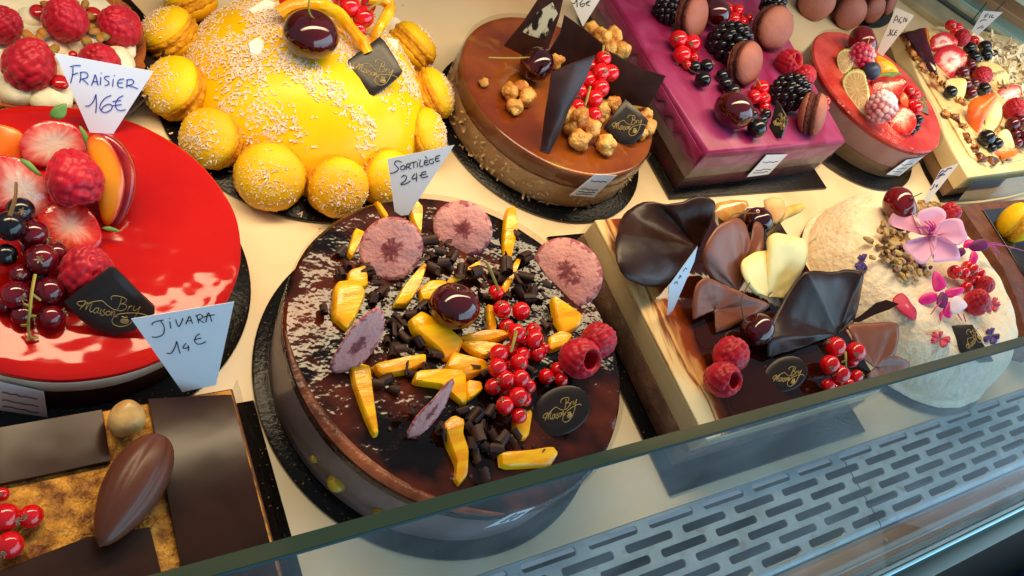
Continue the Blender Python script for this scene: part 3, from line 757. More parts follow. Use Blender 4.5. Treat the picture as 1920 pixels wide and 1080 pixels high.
# 2 red
RX, RY, RR, RZ = 6.85, 35.2, 10.6, 5.3
board('round black board under the red glazed cake', 7.2, 35.1, 11.8)
t = redc = thing('red_cake', 'round cake with shiny red mirror glaze over a pale mousse', 'cake', (RX, RY, .30))
part(t, 'sponge', lathe([(0, .31), (10.1, .31), (10.2, .6), (10.2, 2.9), (0, 3.0)], 110, RX, RY, jit=.08, jk=.6), m_['choc_sponge'])
part(t, 'mousse', lathe([(0, 3.01), (10.2, 3.01), (10.42, 3.25), (10.45, 4.3), (10.2, 4.55), (0, 4.6)], 110, RX, RY, jit=.05, jk=.4), m_['mousse_white'])
part(t, 'glaze', lathe([(0, RZ), (9.6, RZ), (10.3, RZ - .04), (10.58, RZ - .22), (10.62, RZ - .5), (10.5, RZ - .74), (10.2, RZ - .72)], 140, RX, RY, jit=.05, jk=.35), m_['glaze_red'])
B = oncyl(40, 752, RX, RY, 10.5); n = np.array([B[0] - RX, B[1] - RY, 0]); n /= np.linalg.norm(n); B = B + n * .15
stickr(t, [(-10, 714), (82, 735), (90, 790), (-10, 772)], B, n, [.3, .55, .75])
# 3 yellow dome
YX, YY, YR, YH = 28.3, 51.0, 10.9, 7.7
board('round black board under the yellow coconut dome', 27.8, 50.1, 12.3)
def dome(x, y):
    r = math.hypot(x - YX, y - YY) / YR
    return .3 + YH * (1 - r ** 2.6) ** .62 if r < 1 else 0
t = yel = thing('mango_dome', 'big yellow glazed dome cake sprinkled with coconut inside a ring of macarons', 'cake', (YX, YY, .30))
part(t, 'glaze', lathe([(YR * s, .3 + YH * max(0, 1 - s ** 2.6) ** .62) for s in (0, .1, .2, .3, .4, .5, .6, .68, .75, .82, .88, .93, .96, .98, .995, 1)], 120, YX, YY, jit=.1, jk=.25), m_['glaze_yellow'])
def flakes(N, rnd_pos, size, seed, wide=.3):
    rs = random.Random(seed); V, F = [], []
    for i in range(N):
        r = rnd_pos(rs)
        if r is None: continue
        p, n = r; n = np.array(n) + np.array([rs.gauss(0, .25) for _ in range(3)]); n /= np.linalg.norm(n)
        a = np.cross(n, [rs.gauss(0, 1) for _ in range(3)]); a /= np.linalg.norm(a) + 1e-9; b = np.cross(n, a)
        L = size * rs.uniform(.35, 1.9); w_ = size * rs.uniform(wide * .6, wide * 1.35); o = len(V); bend = n * L * rs.uniform(-.1, .35)
        p = np.asarray(p) + n * .05
        for s, u in ((-1, -1), (-1, 1), (0, -1), (0, 1), (1, -1), (1, 1)):
            V.append(p + a * L * s * .5 + b * w_ * u * (.5 if s == 0 else .3) + (bend if s else 0) * abs(s))
        for k in range(6): V.append(V[o + k] - n * .05)
        F += [(o, o + 1, o + 3, o + 2), (o + 2, o + 3, o + 5, o + 4), (o, o + 2, o + 8, o + 6), (o + 2, o + 4, o + 10, o + 8), (o + 1, o + 7, o + 9, o + 3), (o + 3, o + 9, o + 11, o + 5), (o, o + 6, o + 7, o + 1), (o + 4, o + 5, o + 11, o + 10)]
    return G(V, F)
def domepos(rs):
    a = rs.uniform(0, 2 * math.pi); r = YR * math.sqrt(rs.uniform(0, .97)); x, y = YX + r * math.cos(a), YY + r * math.sin(a)
    dn = noise.noise(Vector((x * .35, y * .35, 3))) + .45 * noise.noise(Vector((x * 1.1, y * 1.1, 9)))
    front = (x - YX) * .35 - (y - YY) * .9                 # fewer shavings low on the near side
    if rs.random() > .40 + dn * .8 - max(0, front) * .055: return None
    z = dome(x, y); e = .05
    return (x, y, z), (-(dome(x + e, y) - z) / e, -(dome(x, y + e) - z) / e, 1.0)
part(t, 'coconut_shavings', flakes(19000, domepos, .30, 3, .42), m_['coconut'], False, kind='stuff')
MAC = [(396, 260, 57, 'lowest on the left, thickly coated with coconut'), (507, 331, 65, 'at the front, widest and brightest of all'), (632, 350, 58, 'at the front with a browned foot'),
       (722, 332, 54, 'half behind the tag of the chocolate cake'), (793, 252, 50, 'low on the right side of the dome'), (808, 178, 50, 'halfway up the right side of the dome'),
       (772, 88, 48, 'high on the right beside the square plaque'), (330, 166, 60, 'on the left, second from the tart'), (318, 64, 54, 'on the left nearest the raspberry tart'), (358, 2, 48, 'top left at the edge of the view')]
rs_ = random.Random(5)
for px, py, r, lb in MAC:
    q = P(px, py, 2.2); d = q - np.array([YX, YY, q[2]]); d /= np.linalg.norm(d)
    mt = macaron(px, py, r, 2.2, 'yellow macaron of the dome ring, ' + lb, (d[0], d[1], .95), 'y', 1.0, 'yellow macarons round the dome')
    ax = np.array([d[0], d[1], .95]); ax /= np.linalg.norm(ax); R = r * cpp(q)
    u = np.cross(ax, [0, 0, 1.]); u /= np.linalg.norm(u); w_ = np.cross(u, ax)
    def mpos(rs, q=q, ax=ax, u=u, w_=w_, R=R):
        a = rs.uniform(0, 6.283); s = math.sqrt(rs.random()) * .9
        v_ = u * math.cos(a) * s + w_ * math.sin(a) * s
        if rs.random() > .42 + (-.75 * v_[2]) : return None
        h = .16 + .62 * math.sqrt(max(0, 1 - (s / .96) ** 2)) * 1.0
        return q + (v_ + ax * h) * R, ax + v_ * 1.1
    part(mt, 'coconut_shavings', flakes(700, mpos, .30, int(px)), m_['coconut'], False, kind='stuff')
rs_ = random.Random(77); gs = []
for i in range(70):
    x, y = rs_.uniform(8, 100), rs_.uniform(9, 66); s = rs_.uniform(.05, .13)
    gs.append(jig(sphere(s, 6, 5, c0=(x, y, s * .6), sx=rs_.uniform(.7, 1.6), sz=.7), s * .4, 4, i))
solo('crumbs', None, None, join(*gs), m_['almond_bit'], (50, 40, 0), sm=True, kind='stuff')
def boardbits(rs):
    a = rs.uniform(3.3, 5.6); r = rs.uniform(10.2, 12.6); return (27.8 + r * math.cos(a), 50.1 + r * math.sin(a), .30 if r < 12.2 else .02), (0, 0, 1)
solo('coconut_shavings', None, None, flakes(70, boardbits, .3, 4), m_['coconut'], (27, 40, 0), sm=False, kind='stuff')
# 4 caramel nut cake
NX, NY, NR, NZ = 52.4, 48.0, 10.6, 5.3
board('round black board under the caramel nut cake', 52.5, 47.5, 11.65)
t = nou = thing('caramel_cake', 'round caramel glazed cake with chopped almonds on its side and chocolate panels', 'cake', (NX, NY, .30))
part(t, 'side', lathe([(0, .31), (10.3, .31), (10.5, .6), (10.55, 3.4), (0, 3.45)], 120, NX, NY, jit=.1, jk=.9), m_['almond_side'])
part(t, 'caramel_band', lathe([(10.4, 3.2), (10.62, 3.5), (10.62, NZ - .3), (10.5, NZ - .08), (0, NZ - .1)], 120, NX, NY, jit=.06, jk=.5), m_['caramel_band'])
part(t, 'glaze', lathe([(0, NZ), (9.9, NZ), (10.35, NZ + .03), (10.5, NZ - .06)], 120, NX, NY, jit=.05, jk=.4), m_['caramel'])
def alm(rs):
    a = rs.uniform(0, 6.283); z = .35 + 3.0 * rs.random() ** 1.2
    return (NX + 10.6 * math.cos(a), NY + 10.6 * math.sin(a), z), (math.cos(a), math.sin(a), .2)
part(t, 'almond_bits', flakes(300, alm, .42, 8, .55), m_['almond_bit'], False, kind='stuff')
part(t, 'acetate_band', ac(NX, NY, 10.75, .31, NZ + .25), m_['acetate'])
B = oncyl(1112, 349, NX, NY, 10.85); n = np.array([B[0] - NX, B[1] - NY, 0]); n /= np.linalg.norm(n); B = B + n * .12
stickr(t, [(1116, 327), (1157, 329), (1113, 370), (1069, 366)], B, n, [.3, .68, .8, .9], True)
# 5 purple slab
PZ = 6.5
boardrect('rectangular black board under the purple cake', 64.9, 91.6, 38.0, 63)
pp = [(66.2, 39.0), (90.5, 40.3), (94.3, 65), (65.9, 65)]
def ins(p, k): 
    ce = np.mean(np.array(p), axis=0); return [tuple(ce + (np.array(q) - ce) * k) for q in p]
t = pur = thing('purple_cake', 'rectangular cake with matt purple berry glaze and fruit on top', 'cake', (79, 52, .30))
part(t, 'sponge', jig(prism(ins(pp, .988), .31, 2.2, .15), .1, .8), m_['sponge_dark'])
part(t, 'mousse', prism(ins(pp, .99), 2.2, 3.7, .1), m_['mousse_grey'])
part(t, 'berry_mousse', prism(ins(pp, .995), 3.7, 5.45, .1), m_['mousse_purple'])
g = box(0, 1, 0, 1, 5.4, PZ, 0)
part(t, 'glaze', jig(prism(pp, 5.45, PZ, .45), .08, .5), m_['glaze_purple'], 60)
yy_ = np.linspace(39.3, 64.5, 50)
At = [(65.95, y, 5.9) for y in yy_]; Bt = [(66.05, y, 4.9 - 1.6 * abs(noise.noise(Vector((y * .35, 2, 0)))) - 1.0 * noise.noise(Vector((y * .9, 7, 0)))) for y in yy_]
part(t, 'glaze_run', loft(At, Bt, 5, .16, sag=lambda u, k: (-.12 * math.sin(k * 2.6), 0, 0)), m_['glaze_purple'])
part(t, 'acetate_band', prism(ins(pp, 1.006), .31, PZ - .6, .02), m_['acetate'], False)
n = np.array([.0534, -.9986, 0]); B = np.array([78.3, 39.63, 3]) + n * .22
stickr(t, [(1437, 291), (1476, 290), (1441, 327), (1400, 332)], B, n, [.35, .7, .85], True)
# 6 pink round
AX, AY, AZ = 106.0, 49.6, 5.8
board('round dark board under the pink berry cake', 104.0, 49.2, 12.2)
t = aca = thing('pink_cake', 'round cake with translucent pink red glaze and a pale pink side', 'cake', (AX, AY, .30))
part(t, 'base', lathe([(0, .31), (10.2, .31), (10.3, 2.2), (0, 2.25)], 96, AX, AY, 1, 1.03), m_['mousse_tan'])
part(t, 'mousse', lathe([(0, 2.25), (10.3, 2.25), (10.4, 2.5), (10.45, 5.1), (0, 5.15)], 96, AX, AY, 1, 1.03), m_['mousse_pink'])
part(t, 'glaze', lathe([(0, AZ), (9.8, AZ), (10.35, AZ - .03), (10.55, AZ - .25), (10.5, AZ - .7)], 110, AX, AY, 1, 1.03, jit=.06, jk=.4), m_['glaze_pink'])
part(t, 'acetate_band', ac(AX, AY, 10.6, .31, AZ + .2, 1, 1.03), m_['acetate'])
B = oncyl(1695, 312, AX, AY, 10.7); n = np.array([B[0] - AX, B[1] - AY, 0]); n /= np.linalg.norm(n); B = B + n * .2
stickr(t, [(1700, 300), (1731, 294), (1686, 330), (1662, 327)], B, n, [.35, .6, .8])
# 7 fruit cake at the far right
gz = 4.6
gt = [P(x, y, gz)[:2] for x, y in [(1690, 62), (1716, 130), (1745, 200), (1785, 282), (1815, 333), (1970, 312), (1970, 118), (1905, 72), (1840, 56), (1760, 48)]]
t = fru = thing('fruit_cake', 'cream coloured cake topped with mixed fruit and flaked almonds at the far right', 'cake', (*np.mean(gt, axis=0), .01))
part(t, 'board', prism(ins(gt, 1.04), .01, .28, .04), m_['board'])
part(t, 'base', prism(ins(gt, .99), .29, 2.2, .1), m_['mousse_tan'])
part(t, 'cream', jig(prism(gt, 2.2, gz, .3), .06, .6), m_['cake_cream'])
def slab(poly, z0, z1, bev=.2): return prism([P(x, y, z1)[:2] for x, y in poly], z0, z1, bev)
part(t, 'caramel_crust', jig(slab([(1700, 66), (1725, 130), (1752, 175), (1790, 240), (1820, 290), (1850, 310), (1960, 290), (1960, 130), (1900, 85), (1760, 56)], gz, gz + .35, .15), .15, .7), m_['caramelised'])
def almf(rs):
    px, py = rs.uniform(1835, 1935), rs.uniform(60, 210)
    if (py - 62) < (px - 1840) * .55 - 6 or (py - 62) > (px - 1840) * .95 + 62: return None
    q = P(px, py, gz + .4 + rs.uniform(0, .7)); return q, (rs.gauss(0, .2), rs.gauss(0, .2), 1)
part(t, 'flaked_almonds', flakes(420, almf, 1.9, 12, .42), m_['almond_flake'], False, kind='stuff')
rs_ = random.Random(44); M('caramel_dark', '#6a2c08', .25, col2=c('#c07a24'), k=.6, coat=.3, bump=.4, bk=2)
for px, py, r in ((1700, 70, 9), (1706, 84, 8), (1712, 98, 9), (1722, 112, 7), (1730, 128, 8), (1752, 146, 8), (1768, 158, 9), (1778, 168, 8), (1786, 178, 6), (1775, 214, 7), (1792, 222, 6), (1806, 236, 7), (1816, 262, 8), (1828, 280, 8), (1840, 296, 8), (1858, 300, 9), (1880, 298, 8), (1800, 190, 7)):
    q = P(px, py, gz + .42); part(t, 'caramel_lump', jig(sphere(r * 1.35 * cpp(q), 14, 9, c0=q, sx=rs_.uniform(.8, 1.4), sz=.3), .8, 1.5, px), m_['caramel_dark'], 'all')
g = loft([P(1782, 346, .5), P(1830, 322, .6), P(1880, 312, .6), P(1960, 300, .6)], [P(1796, 378, .35), P(1840, 372, .35), P(1880, 366, .35), P(1960, 356, .35)], 6, .05)
Q1 = [P(x, y, .4) for x, y in ((1794, 379), (1838, 371), (1885, 364), (1960, 350))]; Q2 = [q + np.array([-1.6, .5, 4.2]) for q in Q1]
part(t, 'acetate_band', loft(Q1, Q2, 6, .05, sag=lambda u, k: (0, -.5 * math.sin(u * 3.1), 0)), m_['acetate_reflection'])
# 8 marbled slab
boardrect('rectangular black board under the marbled cream cake', 47.1, 73.5, 8.7, 34.6)
MZ = 5.3
t = mar = thing('marbled_cake', 'rectangular cream cake with marbled caramel glaze and big chocolate ruffles', 'cake', (60, 21.5, .30))
part(t, 'sponge', jig(box(48.5, 72.4, 11.0, 32.8, .31, 3.0, .15), .1, .8), m_['brown_side'])
part(t, 'cream', box(48.6, 72.3, 11.1, 32.7, 3.0, 5.05, .12), m_['cream_side'])
g = jig(box(48.62, 72.28, 11.12, 32.68, 5.05, MZ, .1), .05, .6); g = (g[0], g[1], (g[0][:, 0] - 48.6) / 23.7, np.zeros(len(g[0])))
part(t, 'glaze', g, m_['marble'])
part(t, 'acetate_band', box(48.42, 48.46, 10.9, 32.9, .31, MZ + .25, 0), m_['acetate'], False)
part(t, 'acetate_band', box(48.47, 72.5, 10.86, 10.9, .31, MZ + .25, 0), m_['acetate'], False)
# 9 white cake
WX, WY, WR, WH = 90.4, 21.4, 13.0, 7.4
board('round black board under the white flower cake', 89.5, 20.8, 13.4)
wprof = [(0, WH), (6, WH - .02), (9, WH - .15), (10.4, WH - .5), (11.5, WH - 1.3), (12.3, WH - 2.6), (12.8, WH - 4.2), (13.0, 2.0), (12.9, 1.0), (12.5, .4), (0, .31)]
def wtop(x, y):
    r = math.hypot(x - WX, y - WY)
    for (r0, z0), (r1, z1) in zip(wprof, wprof[1:8]):
        if r0 <= r <= r1: return z0 + (z1 - z0) * (r - r0) / (r1 - r0)
    return 0
t = whi = thing('white_cake', 'round white coconut cream cake with edible flowers on top', 'cake', (WX, WY, .30))
wp = [np.array(q) for q in wprof]
part(t, 'cream', jig(jig(lathe([tuple(q) for q in smooth(wp, 4, False)][:-3] + [(12.4, .32), (0, .31)], 150, WX, WY), .16, .5), .05, 2), m_['white_side'], 'all')
# 10 chocolate bar cake
JZ = 4.65
boardrect('black board under the chocolate cocoa pod cake', -16, 16.65, 2, 23.5)
t = jiv = thing('praline_cake', 'rectangular chocolate cake with praline top, chocolate sheets and a cocoa pod', 'cake', (0, 13, .30))
part(t, 'side', jig(box(-14, 14.3, 3, 22.75, .31, JZ - .25, .12, 3), .12, .9), m_['side_brown'])
part(t, 'praline', jig(box(-13.9, 14.15, 3.1, 22.6, JZ - .25, JZ, .08), .04, 1), m_['praline'])
part(t, 'chocolate_sheet', jig(slab([(277, 747), (434, 739), (530, 1110), (350, 1110)], JZ, JZ + .35, .07), .03, .5), m_['choc_plate'])
part(t, 'chocolate_sheet', jig(slab([(-30, 806), (192, 767), (208, 864), (-30, 914)], JZ, JZ + .35, .07), .03, .5), m_['choc_plate'])
part(t, 'chocolate_sheet', jig(slab([(-30, 1080), (165, 1006), (282, 988), (312, 1110), (-30, 1110)], JZ, JZ + .35, .07), .05, .5), m_['choc_plate'])
part(t, 'acetate_band', box(14.5, 14.54, 3, 23.0, .31, JZ + .5, 0), m_['acetate'], False)
# 11 raspberry tart
TX, TY, TR = 7.0, 55.4, 8.1
t = tar = thing('raspberry_tart', 'round pastry tart filled with piped cream under raspberries', 'tart', (TX, TY, .01))
part(t, 'dark_case', lathe([(0, .02), (8.0, .02), (8.9, 1.0), (9.3, 2.3), (9.2, 2.35), (8.7, 1.0), (0, .2)], 60, TX + .5, TY, jit=.3, jk=.6), m_['crust_dark'])
part(t, 'crust', lathe([(0, .3), (7.2, .3), (7.9, 1.5), (8.3, 2.9), (8.1, 3.1), (7.7, 2.9), (7.4, 2.2), (0, 2.2)], 90, TX, TY, jit=.3, jk=1.0), m_['crust'])
part(t, 'cream', jig(lathe([(0, 3.4), (5, 3.3), (7, 3.0), (7.5, 2.3)], 60, TX, TY, jit=.4, jk=.5), .25, .5), m_['cream'], 'all')
for px, py, r in ((45, 65, 26), (20, 110, 30), (100, 80, 26), (95, 172, 40), (35, 160, 36), (160, 75, 34), (215, 110, 38), (165, 165, 30), (60, 25, 26), (235, 85, 22), (170, 25, 22), (190, 150, 36), (-8, 85, 24), (130, 130, 24)):
    q = P(px, py, 3.7); R = r * cpp(q)
    part(t, 'piped_cream', jig(sphere(R, 22, 14, c0=q - np.array([0, 0, .5]), sz=.75), .22, 1.1, px), m_['cream'], 'all')
for px, py, r in ((72, 17, 16), (112, 150, 17), (137, 97, 8), (175, 22, 16)):
    q = P(px, py, 4.75 if py > 50 else 4.4); part(t, 'jam_drop', sphere(r * cpp(q), 18, 12, c0=q - np.array([0, 0, .25]), sz=.7), m_['jam'], 'all')
rs_ = random.Random(9); gs = []
for px, py in ((52, 62), (80, 58), (73, 70), (42, 82), (105, 85), (98, 92), (178, 55), (188, 70), (163, 75), (168, 28), (160, 5), (140, 3), (200, 62), (85, 5), (60, 70), (172, 48), (195, 65)):
    q = P(px, py, 4.9); gs.append(jig(sphere(.42, 8, 6, c0=q - np.array([0, 0, .15]), sx=rs_.uniform(.7, 1.3), sz=.55), .15, 2, px))
part(t, 'chopped_nuts', join(*gs), m_['nut'], True, kind='stuff')
# 12 cakes cut by the frame
t = thing('orange_tart', 'orange brown tart at the top edge behind the yellow dome', 'tart', (55.5, 78, .01))
part(t, 'side', lathe([(0, .02), (10.6, .02), (11.0, 1.5), (11.1, 3.2), (0, 3.2)], 90, 55.5, 78.0, jit=.15, jk=.8), m_['tart_orange'])
part(t, 'top', lathe([(0, 3.6), (10.4, 3.55), (11.0, 3.2)], 90, 55.5, 78.0), m_['tart_orange'])
board('dark round board under the ring of pink brown macarons', 128, 84.5, 15.6)
t = thing('macaron_cake', 'dark cake carrying pink brown macarons at the top edge', 'cake', (128, 86, .30))
part(t, 'body', lathe([(0, 4), (11, 3.9), (12.2, 3.4), (12.5, .31), (0, .31)], 80, 128, 86, jit=.15), m_['crust_dark'])
lz = 4.0
lt = [P(x, y, lz)[:2] for x, y in [(1800, 386), (1840, 380), (1970, 368), (1970, 650), (1928, 640), (1905, 560), (1880, 500), (1838, 440)]]
t = bro = thing('brown_cake', 'brown frosted cake with dark shiny glaze at the right edge', 'cake', (*np.mean(lt, axis=0), .01))
part(t, 'side', jig(prism(lt, .01, lz, .35), .12, .7), m_['side_brown'])
part(t, 'glaze', jig(slab([(1843, 393), (1970, 380), (1970, 560), (1935, 540), (1893, 470)], lz, lz + .2, .08), .04, .5), m_['glaze_brown'])
# ---------------------------------------------------------------- price tags
ptag('white price tag handwritten in blue FRAISIER 16€ on the red cake', [(103, 100), (288, 134), (210, 255), (168, 248)], (188, 252, 5.2), 22, 8,
     strokes(0, 0, 4, [[(528, 500), (562, 490), (606, 490)], [(548, 505), (545, 560), (530, 622)], [(540, 562), (585, 545)],
      [(605, 540), (606, 580), (598, 618)], [(600, 542), (640, 540), (660, 560), (650, 582), (610, 592)], [(612, 590), (635, 605), (662, 632)],
      [(686, 640), (705, 590), (716, 560), (735, 640)], [(698, 612), (735, 610)], [(757, 578), (752, 636)], [(758, 548)],
      [(822, 572), (795, 572), (785, 588), (815, 612), (815, 632), (785, 640)], [(850, 592), (845, 648)], [(856, 566)],
      [(930, 592), (900, 595), (882, 620), (890, 650), (925, 654)], [(884, 624), (920, 618)], [(955, 600), (950, 655)], [(948, 600), (985, 594), (1004, 612), (990, 632), (955, 640)], [(955, 640), (1000, 650), (1036, 666)],
      [(640, 792), (668, 792), (700, 760), (720, 706)], [(720, 706), (724, 780), (718, 844)], [(835, 714), (790, 735), (755, 780), (752, 820), (785, 842), (828, 826), (843, 795), (815, 780), (775, 800), (762, 825)],
      [(925, 716), (890, 735), (868, 775), (875, 815), (905, 828), (942, 820)], [(845, 760), (908, 752)], [(848, 792), (912, 782)]]), 'ink_blue', .034)
ptag('white price tag handwritten SORTILEGE 24€ on the chocolate mango cake', [(726, 298), (852, 272), (766, 403), (741, 405)], (752, 403, 6.3), 20, -5,
     strokes(480, 270, 4, [[(1092, 135), (1060, 125), (1038, 145), (1060, 170), (1070, 188), (1045, 210), (1008, 220)], [(1105, 160), (1085, 172), (1090, 192), (1112, 188), (1120, 168), (1105, 160)],
      [(1132, 148), (1126, 192)], [(1130, 150), (1156, 148), (1150, 168), (1130, 172)], [(1135, 172), (1165, 186)], [(1158, 142), (1205, 130)], [(1184, 138), (1184, 180)], [(1212, 138), (1210, 176)], [(1216, 118)],
      [(1234, 118), (1228, 168), (1256, 162)], [(1292, 120), (1268, 125), (1262, 145), (1272, 158), (1296, 150)], [(1264, 142), (1288, 135)], [(1268, 92), (1284, 106)],
      [(1332, 112), (1308, 116), (1298, 135), (1312, 148), (1332, 140), (1330, 128)], [(1382, 84), (1352, 94), (1344, 114), (1352, 130), (1378, 124)], [(1346, 112), (1372, 106)],
      [(1092, 250), (1112, 234), (1130, 246), (1118, 275), (1084, 302), (1122, 298), (1158, 276)], [(1192, 222), (1168, 262), (1212, 250)], [(1206, 216), (1204, 280)],
      [(1278, 206), (1250, 212), (1236, 235), (1250, 252), (1292, 240)], [(1226, 238), (1278, 222)]]), 'ink_black', .036)
ptag('large white price tag handwritten JIVARA 14€ behind the cocoa pod cake', [(246, 598), (439, 566), (405, 722), (342, 735)], (374, 728, 4.7), 22, 0,
     strokes(0, 540, 4, [[(1140, 278), (1150, 260), (1190, 246), (1228, 240)], [(1205, 245), (1232, 290), (1225, 345), (1180, 368), (1140, 366)], [(1275, 252), (1282, 302)], [(1272, 228)],
      [(1318, 236), (1338, 288), (1360, 262), (1374, 226)], [(1395, 270), (1408, 240), (1424, 212), (1444, 266)], [(1402, 250), (1440, 242)],
      [(1478, 206), (1492, 262)], [(1468, 212), (1500, 198), (1522, 212), (1512, 230), (1488, 236)], [(1490, 236), (1532, 260)], [(1545, 256), (1556, 205), (1568, 188), (1590, 250)], [(1528, 220), (1560, 208), (1612, 200)],
      [(1250, 488), (1285, 488), (1312, 445), (1326, 398)], [(1326, 398), (1340, 450), (1352, 490)], [(1396, 414), (1372, 452), (1422, 444)], [(1412, 428), (1416, 472)],
      [(1500, 342), (1470, 365), (1462, 400), (1485, 420), (1520, 415), (1546, 400)], [(1456, 388), (1512, 374)]]), 'ink_black', .032)
ptag('white price tag handwritten 16€ at the top edge on the caramel cake', [(1056, -48), (1140, -40), (1126, 2), (1093, 50)] [:0] or [(1052, -40), (1150, -40), (1093, 50)], (1093, 50, 6.5), 15, 0,
     strokes(960, 0, 4, [[(445, 22), (468, 26), (488, -6)], [(488, -6), (490, 52)], [(535, -4), (512, 26), (520, 48), (540, 44), (542, 26), (516, 32)], [(590, 6), (566, 14), (560, 34), (584, 42)], [(552, 24), (580, 18)]]), 'ink_black', .045, mat='paper_warm')
ptag('narrow white price tag handwritten ACAI 16€ on the pink berry cake', [(1680, 14), (1714, 29), (1655, 105), (1643, 100)], (1650, 103, 5.8), 20, -18,
     strokes(1440, 0, 4, [[(940, 172), (958, 130), (968, 118), (980, 168)], [(948, 152), (978, 148)], [(1008, 128), (990, 140), (988, 162), (1004, 166)], [(996, 168), (994, 178)], [(1014, 165), (1026, 130), (1034, 165)], [(1044, 135), (1040, 162)], [(1046, 120)],
      [(892, 268), (908, 262), (922, 218)], [(922, 218), (918, 268)], [(942, 222), (928, 250), (936, 268), (948, 255)], [(974, 226), (956, 236), (952, 262), (968, 264)], [(948, 246), (968, 242)]]), 'ink_black', .045, mat='paper_warm')
ptag('white price tag with faint handwriting on the fruit cake at the top right', [(1844, 20), (1880, 23), (1829, 70), (1821, 59)], (1826, 66, 5.5), 20, -10,
     strokes(1440, 0, 4, [[(1625, 135), (1635, 108), (1655, 105)], [(1630, 122), (1648, 118)], [(1668, 110), (1660, 135)], [(1690, 112), (1675, 128), (1695, 132)], [(1590, 165), (1610, 150), (1640, 150)], [(1570, 215), (1590, 205), (1612, 190)], [(1600, 215), (1620, 200)]]), 'ink_black', .06)
ptag('slim blue white price tag standing on the white flower cake', [(1764, 318), (1799, 305), (1735, 385), (1722, 392)], (1726, 390, 7.4), 15, -30,
     strokes(1440, 270, 4, [[(1285, 225), (1310, 200), (1330, 205), (1350, 185), (1380, 180)], [(1262, 262), (1285, 250), (1300, 235), (1330, 228)], [(1270, 245), (1320, 215)], [(1215, 345), (1235, 330), (1250, 300)], [(1262, 325), (1275, 305), (1258, 318)]]), 'ink_blue', .06)
ptag('thin price tag seen nearly edge on between the chocolate ruffles', [(1308, 462), (1302, 490), (1262, 582), (1251, 592), (1255, 535)], (1254, 590, 5.35), 20, 62,
     strokes(960, 270, 4, [[(1215, 1050), (1235, 1030), (1240, 1050)], [(1250, 1010), (1262, 985), (1268, 1000)], [(1285, 955), (1300, 930), (1310, 940)]]), 'ink_black', .036)
# ---------------------------------------------------------------- chocolate plaques with the house emblem
plaque('grey black shield shaped chocolate plaque leaning on the red cake fruit', [(120, 568), (160, 536), (205, 503), (216, 504), (232, 520), (262, 551), (290, 577), (290, 588), (252, 621), (216, 631), (178, 620), (148, 598)], (200, 632, 5.4), 36,
       (*[tuple(q) for q in (cr(0, 540, 4, [(590, 140), (880, 60), (900, 288)]))],), w=.022)
plaque('square dark chocolate plaque set cornerwise on the yellow dome', [(641, 121), (676, 95), (712, 68), (721, 76), (740, 106), (755, 133), (750, 142), (726, 162), (702, 178), (692, 176), (664, 148)], onto(698, 128, dome) + np.array([0, 0, 1.0]), 60,
       (*cr(440, 0, 6, [(1345, 760), (1625, 680), (1630, 958)]),), w=.034)
plaque('square dark chocolate plaque set cornerwise on the caramel nut cake', [(1133, 237), (1172, 185), (1195, 204), (1216, 226), (1206, 250), (1188, 270), (1160, 268)], (1172, 272, 5.5), 45,
       (*cr(960, 0, 4, [(755, 955), (890, 865), (905, 1018)]),), w=.034)
def ellp(cx, cy, a, b, rot, n=26):
    r = math.radians(rot); return [(cx + a * math.cos(t) * math.cos(r) - b * math.sin(t) * math.sin(r), cy + a * math.cos(t) * math.sin(r) + b * math.sin(t) * math.cos(r)) for t in [2 * math.pi * i / n for i in range(n)]]
plaque('oval dark chocolate plaque on the chocolate mango cake', ellp(1052, 770, 58, 44, -28), (1030, 812, 6.35), 55, (*cr(960, 540, 4, [(240, 985), (388, 828), (415, 1002)]),), w=.03)
plaque('oval dark chocolate plaque on the marbled cream cake', ellp(1473, 701, 43, 32, -22), (1465, 730, 5.4), 55, (*cr(1440, 540, 4, [(38, 690), (178, 592), (168, 737)]),), w=.036)
plaque('tilted dark chocolate plaque on the white flower cake', [(1781, 609), (1824, 608), (1842, 640), (1864, 676), (1842, 678), (1804, 658)], onto(1822, 642, wtop) + np.array([0, 0, .45]), 78, (*cr(1440, 540, 4, [(1505, 455), (1490, 325), (1600, 400)]),), w=.034)
plaque('small upright dark chocolate plaque on the purple cake', [(1440, 246), (1456, 186), (1464, 198), (1477, 222), (1465, 258), (1446, 257)], (1455, 258, 6.55), 25, (*cr(1440, 0, 4, [(45, 935), (90, 850), (112, 972)]),), yw=-30, w=.034)
plaque('dark plaque partly under the syrup on the pink berry cake', [(1716, 186), (1736, 180), (1742, 215), (1728, 210)], (1730, 212, 5.85), 65, (*cr(1440, 0, 4, [(1125, 745), (1160, 735), (1170, 800)]),), w=.045, th=.2)
# ---------------------------------------------------------------- centre cake: chips
def chip(label, poly, bz, el, yw, bulge):
    B = P(*bz); n = nrm(B, el, yw)
    return solo('fruit_chip', label, 'fruit chip', sheet(poly, B, n, .14, sm=2, rings=8, bulge=bulge, wave=lambda s, a: .16 * s * s * math.sin(a * 12.57 + 1) + .05 * math.sin(a * 31.4) * s), CHIP, B, 'thin pink crisps on the chocolate cake', sm='all')
CHIP = M('chip', '#a05a5e', .6, rad=[(0, '#6e282c'), (.24, '#8c4444'), (.36, '#d08a84'), (.88, '#d6988e'), (1, '#b86a6c'), (1, '#a05058')], radn=.85, radk=1.9, streak=.6, sk=(20, 2.4), bump=.3, bk=3)
chip('large round pink crisp with dark centre leaning below the chocolate cake price tag', ellp(733, 466, 62, 58, -40), (735, 524, 6.35), 40, 5, .2)
chip('round pink crisp at the back rim of the chocolate cake', ellp(868, 428, 57, 51, 30), (880, 478, 6.35), 42, 0, .25)
